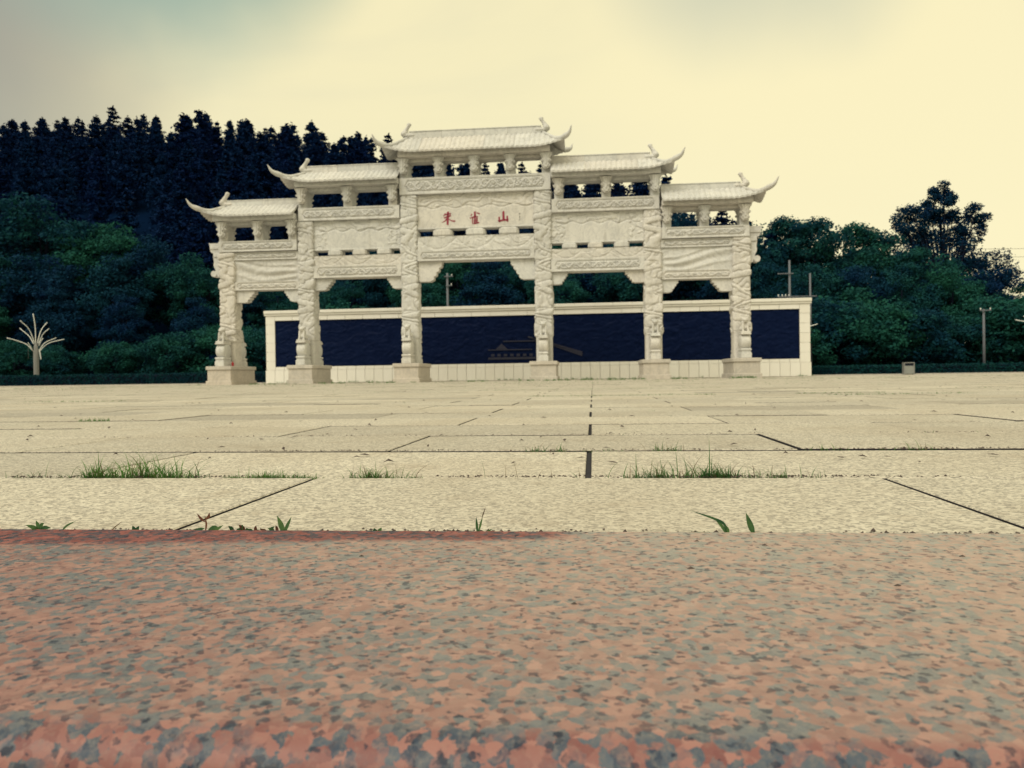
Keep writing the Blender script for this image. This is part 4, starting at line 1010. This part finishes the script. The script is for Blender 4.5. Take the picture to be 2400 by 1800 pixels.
tuft('grass_tuft', .60, .72, J2, 22, .008, .024, 'small clump of blades in the second joint toward the right', .3, .0026, seed=15)
tuft('grass_tuft', .80, 1.0, J2, 40, .008, .026, 'thin scattered blades in the second joint at far right', .3, .0026, seed=16)
# scattered blades in all the other joints and along the foot of gate and wall: uncountable
rs = np.random.default_rng(55); Vg, Fg = [], []
for r_ in range(1, 60):
    y = Y0+.6*r_
    x0, x1 = -.80*y-.3, .56*y+.3
    n_ = int((x1-x0)*(3.0 if r_ < 3 else 2.2+.15*r_))
    ph = rs.uniform(0, 100)
    for i in range(n_):
        x = rs.uniform(x0, x1)
        if perlin(np.array(x*.9/(1+.06*r_)+ph), np.array(r_*3.7)) < .08: continue
        for _ in range(rs.integers(1, 4)):
            blade(Vg, Fg, np.array([x+rs.normal()*.01, y+rs.normal()*.004, -.012]), rs.uniform(.010, .024)*(1+.012*r_), rs.uniform(0, 6.28), rs.uniform(.2, 1.2), .0026*(1+.12*r_), rs, 2)
for seg_ in ((8.0, -6.6, -5.3), (8.0, -.7, 1.3), (8.0, 2.1, 3.0), (7.4, 2.2, 3.6), (12.3, -3, 2), (4.0, -2.9, -2.7)):
    for i in range(int(240*(seg_[2]-seg_[1])**.5)):
        rowy = Y0+.6*round((seg_[0]-Y0)/.6)
        blade(Vg, Fg, np.array([rs.uniform(seg_[1], seg_[2]), rowy+rs.normal()*.006, -.01]), rs.uniform(.008, .035), rs.uniform(0, 6.28), rs.uniform(.2, 1.2), .006, rs, 2)
def foot_weeds(x0, x1, y, n_, h0, h1):
    for i in range(n_):
        x = rs.uniform(x0, x1)
        if perlin(np.array(x*.8), np.array(y)) < -.02: continue
        for _ in range(4): blade(Vg, Fg, np.array([x+rs.normal()*.04, y+rs.normal()*.03, -.01]), rs.uniform(h0, h1), rs.uniform(0, 6.28), rs.uniform(.2, 1.3), .022, rs, 3)
foot_weeds(-21, 8.5, 37.9, 420, .05, .16); foot_weeds(-22, 13.7, 49.8, 260, .06, .22); foot_weeds(-20.2, -18.4, 37.9, 30, .1, .28); foot_weeds(7, 8.4, 37.9, 25, .08, .2)
go = mesh_obj('joint_grass', Vg, Fg, GRASS); tag(go, 'sparse grass and weeds scattered along the paving joints and wall foot', 'grass', kind='stuff')

# leaf litter specks
Vl, Fl = [], []
for i in range(260):
    y = 1.9+rs.uniform(0, 1)**1.6*24; x = rs.uniform(-.80*y, .56*y); s_ = rs.uniform(.006, .016)*(1+.07*y); a_ = rs.uniform(0, 3.14)
    c_, s2_ = math.cos(a_)*s_, math.sin(a_)*s_; b0 = len(Vl); hz = rs.uniform(.002, .008)
    Vl += [(x-c_, y-s2_, .001), (x+s2_*.4, y-c_*.4, hz), (x+c_, y+s2_, .002), (x-s2_*.4, y+c_*.4, hz*.6), (x, y, hz*1.4)]
    Fl += [(b0, b0+1, b0+4), (b0+1, b0+2, b0+4), (b0+2, b0+3, b0+4), (b0+3, b0, b0+4)]
for (x, y, s_) in ((.105, .86, .007), (.30, .80, .006), (-.02, .72, .005), (.42, .93, .006), (.21, .98, .006), (-.28, .9, .005), (.13, 1.0, .005)):
    b0 = len(Vl); Vl += [(x-s_, y, .001), (x, y-s_*.4, .003), (x+s_, y+.001, .001), (x, y+s_*.4, .003), (x, y, .004)]; Fl += [(b0, b0+1, b0+4), (b0+1, b0+2, b0+4), (b0+2, b0+3, b0+4), (b0+3, b0, b0+4)]
tag(mesh_obj('leaf_litter', Vl, Fl, LITTER), 'dark bits of leaf litter strewn over the paving', 'litter', kind='stuff')

# crumbs of soil and moss caught in the joints and along the step
Vc, Fc = [], []
def crumb(x, y, r_):
    b0 = len(Vc); k = rs.uniform(.6, 1.3, 6)*r_
    Vc.extend([(x-k[0], y, .0), (x, y-k[1], .0), (x+k[2], y, .0), (x, y+k[3], .0), (x+rs.normal()*r_*.2, y, k[4]*.8)])
    Fc.extend([(b0, b0+1, b0+4), (b0+1, b0+2, b0+4), (b0+2, b0+3, b0+4), (b0+3, b0, b0+4)])
for (y, xa, xb, n_) in ((1.652, -1.35, .95, 900), (2.252, -1.8, 1.3, 500), (2.852, -2.3, 1.7, 260), (1.064, -.9, .72, 420)):
    for i in range(n_):
        x = rs.uniform(xa, xb)
        if perlin(np.array(x*2.2+y), np.array(y*5)) < rs.uniform(-.25, .3): continue
        crumb(x, y+rs.normal()*.007+(.012*x if y < 1.1 else 0), rs.uniform(.0012, .0042))
tag(mesh_obj('joint_soil', Vc, Fc, LITTER), 'crumbs of dark soil along the paving joints', 'soil', kind='stuff')

# weeds growing where the pink step meets the paving
def wleaf(parent, pts, w_, mat_, nm='leaf', peak=.45):
    P_ = catmull(pts, 5); V_ = []; F_ = []; n_ = len(P_)
    for i, p in enumerate(P_):
        q = i/(n_-1); ww_ = w_*max(.04, (math.sin(PI*min(1, q/peak*.5)) if q < peak else math.cos(PI/2*(q-peak)/(1-peak))))
        sdv = Vector((1, .25, 0)); d = (P_[min(i+1, n_-1)]-P_[max(i-1, 0)]).normalized(); sdv = d.cross(Vector((0, -1, .25))).normalized()
        V_ += [p-sdv*ww_/2, p+Vector((0, .12, -.1))*ww_, p+sdv*ww_/2]
    for i in range(n_-1):
        a_ = 3*i; F_ += [(a_, a_+1, a_+4, a_+3), (a_+1, a_+2, a_+5, a_+4)]
    return mesh_obj(nm, V_, F_, mat_, parent, smooth=True)
EY = 1.062
def weed(name, x, label, leaves, m_=None):
    root = empty(name, (x, EY+x*.012, -.004)); tag(root, label, 'weed'); root.scale = (.74, .74, .72)
    for pts_, w_, mm in leaves: wleaf(root, [Vector(p) for p in pts_], w_, mm)
    return root
weed('rosette_weed', -.815, 'small green rosette weed at the far left edge of the pink step', [([(0,0,0),(-.012,0,.010),(-.026,-.004,.016)], .009, WEED), ([(0,0,0),(-.006,.004,.014),(-.010,.004,.024)], .008, WEED), ([(0,0,0),(.004,0,.014),(.012,-.002,.020)], .009, WEED), ([(0,0,0),(.012,-.003,.010),(.030,-.006,.011)], .009, WEED), ([(0,0,0),(.001,-.008,.008),(-.004,-.016,.010)], .009, WEED)])
weed('slanting_grass', -.775, 'slanting grass blade beside the rosette weed', [([(-.010,0,0),(.004,0,.014),(.024,0,.024)], .0045, WEED)])
weed('slanting_grass', -.70, 'thin pale slanting grass blade left of the small seedling', [([(-.008,0,0),(.004,0,.012),(.020,0,.024)], .0025, GRASSD)])
weed('seedling', -.665, 'tiny green seedling between rosette weed and brown weed', [([(0,0,0),(-.004,0,.008),(-.007,0,.015)], .008, WEED), ([(0,0,0),(.003,0,.008),(.007,0,.014)], .008, WEED), ([(0,0,0),(.010,0,.004),(.018,0,.004)], .005, WEED), ([(0,0,0),(-.010,0,.004),(-.016,0,.003)], .005, WEED)])
weed('brown_weed', -.56, 'reddish-brown budded weed at the foot of the left slanting joint', [([(.0,0,0),(.003,0,.018),(.0,0,.036)], .004, WEEDB), ([(.002,0,.022),(-.008,0,.030),(-.016,0,.040)], .005, WEEDB), ([(.001,0,.028),(.008,0,.034),(.010,0,.042)], .006, WEEDB), ([(0,0,.01),(-.012,0,.008),(-.028,0,.006)], .006, WEED), ([(.004,0,.004),(.018,0,.012),(.030,0,.010)], .008, WEED), ([(.006,0,.002),(.024,-.003,.008),(.04,-.004,.018)], .007, WEED), ([(0,0,0),(.02,0,.003),(.05,0,.004)], .006, WEEDB)])
crl = []
rs2 = np.random.default_rng(5)
for i in range(13):
    x = -.045+.0075*i; dx_, hz = rs2.normal()*.006, rs2.uniform(.006, .018); crl.append(([(x,0,0),(x+dx_*.5,0,hz*.6),(x+dx_*1.6,-.003,hz)], rs2.uniform(.006, .010), WEED if rs2.uniform() < .6 else WEEDB))
weed('creeping_weed', -.485, 'creeping weed with small folded leaves left of the two-leaf sprout', crl)
weed('two_leaf_sprout', -.443, 'sprout with two upright pointed leaves beside the creeping weed', [([(0,0,0),(-.004,0,.016),(-.012,0,.036)], .011, WEED), ([(.001,0,0),(.008,0,.016),(.017,0,.034)], .007, WEED), ([(0,0,0),(.004,-.003,.007),(.010,-.004,.008)], .006, WEED)])
weed('seedling', -.306, 'tiny two-lobed seedling standing alone left of centre', [([(0,0,0),(-.004,0,.006),(-.006,0,.012)], .009, WEED), ([(0,0,0),(.005,0,.007),(.009,0,.013)], .008, WEED)])
weed('forked_grass', -.162, 'forked grass sprig with a thin tall stalk near the centre', [([(0,0,-.004),(-.002,0,.018),(-.003,0,.034)], .005, WEED), ([(0,0,0),(.005,0,.020),(.009,0,.034)], .004, WEED), ([(.007,0,.03),(.011,0,.042),(.015,0,.054)], .0022, GRASSD), ([(.010,0,0),(.018,0,.006),(.028,0,.012)], .004, WEED)])
weed('bent_grass', .178, 'bent grass blade leaning far left with a flat leaf on the step', [([(.002,0,0),(-.008,0,.018),(-.022,0,.034)], .006, WEED), ([(.0,0,.0),(-.004,0,.022),(-.026,0,.034),(-.066,0,.048)], .005, WEED), ([(.002,0,0),(.002,0,.012),(-.004,0,.022)], .006, WEED), ([(-.002,-.003,.004),(-.04,-.006,.006),(-.085,-.004,.007)], .005, WEED)])
weed('broad_blade', .212, 'single broad upright green blade right of the bent grass', [([(.004,0,0),(-.003,0,.020),(-.011,0,.044)], .011, WEED), ([(.002,0,0),(-.008,-.002,.004),(-.018,-.003,.003)], .004, WEED), ([(.004,0,0),(.008,0,.003),(.012,0,.005)], .004, WEED)])
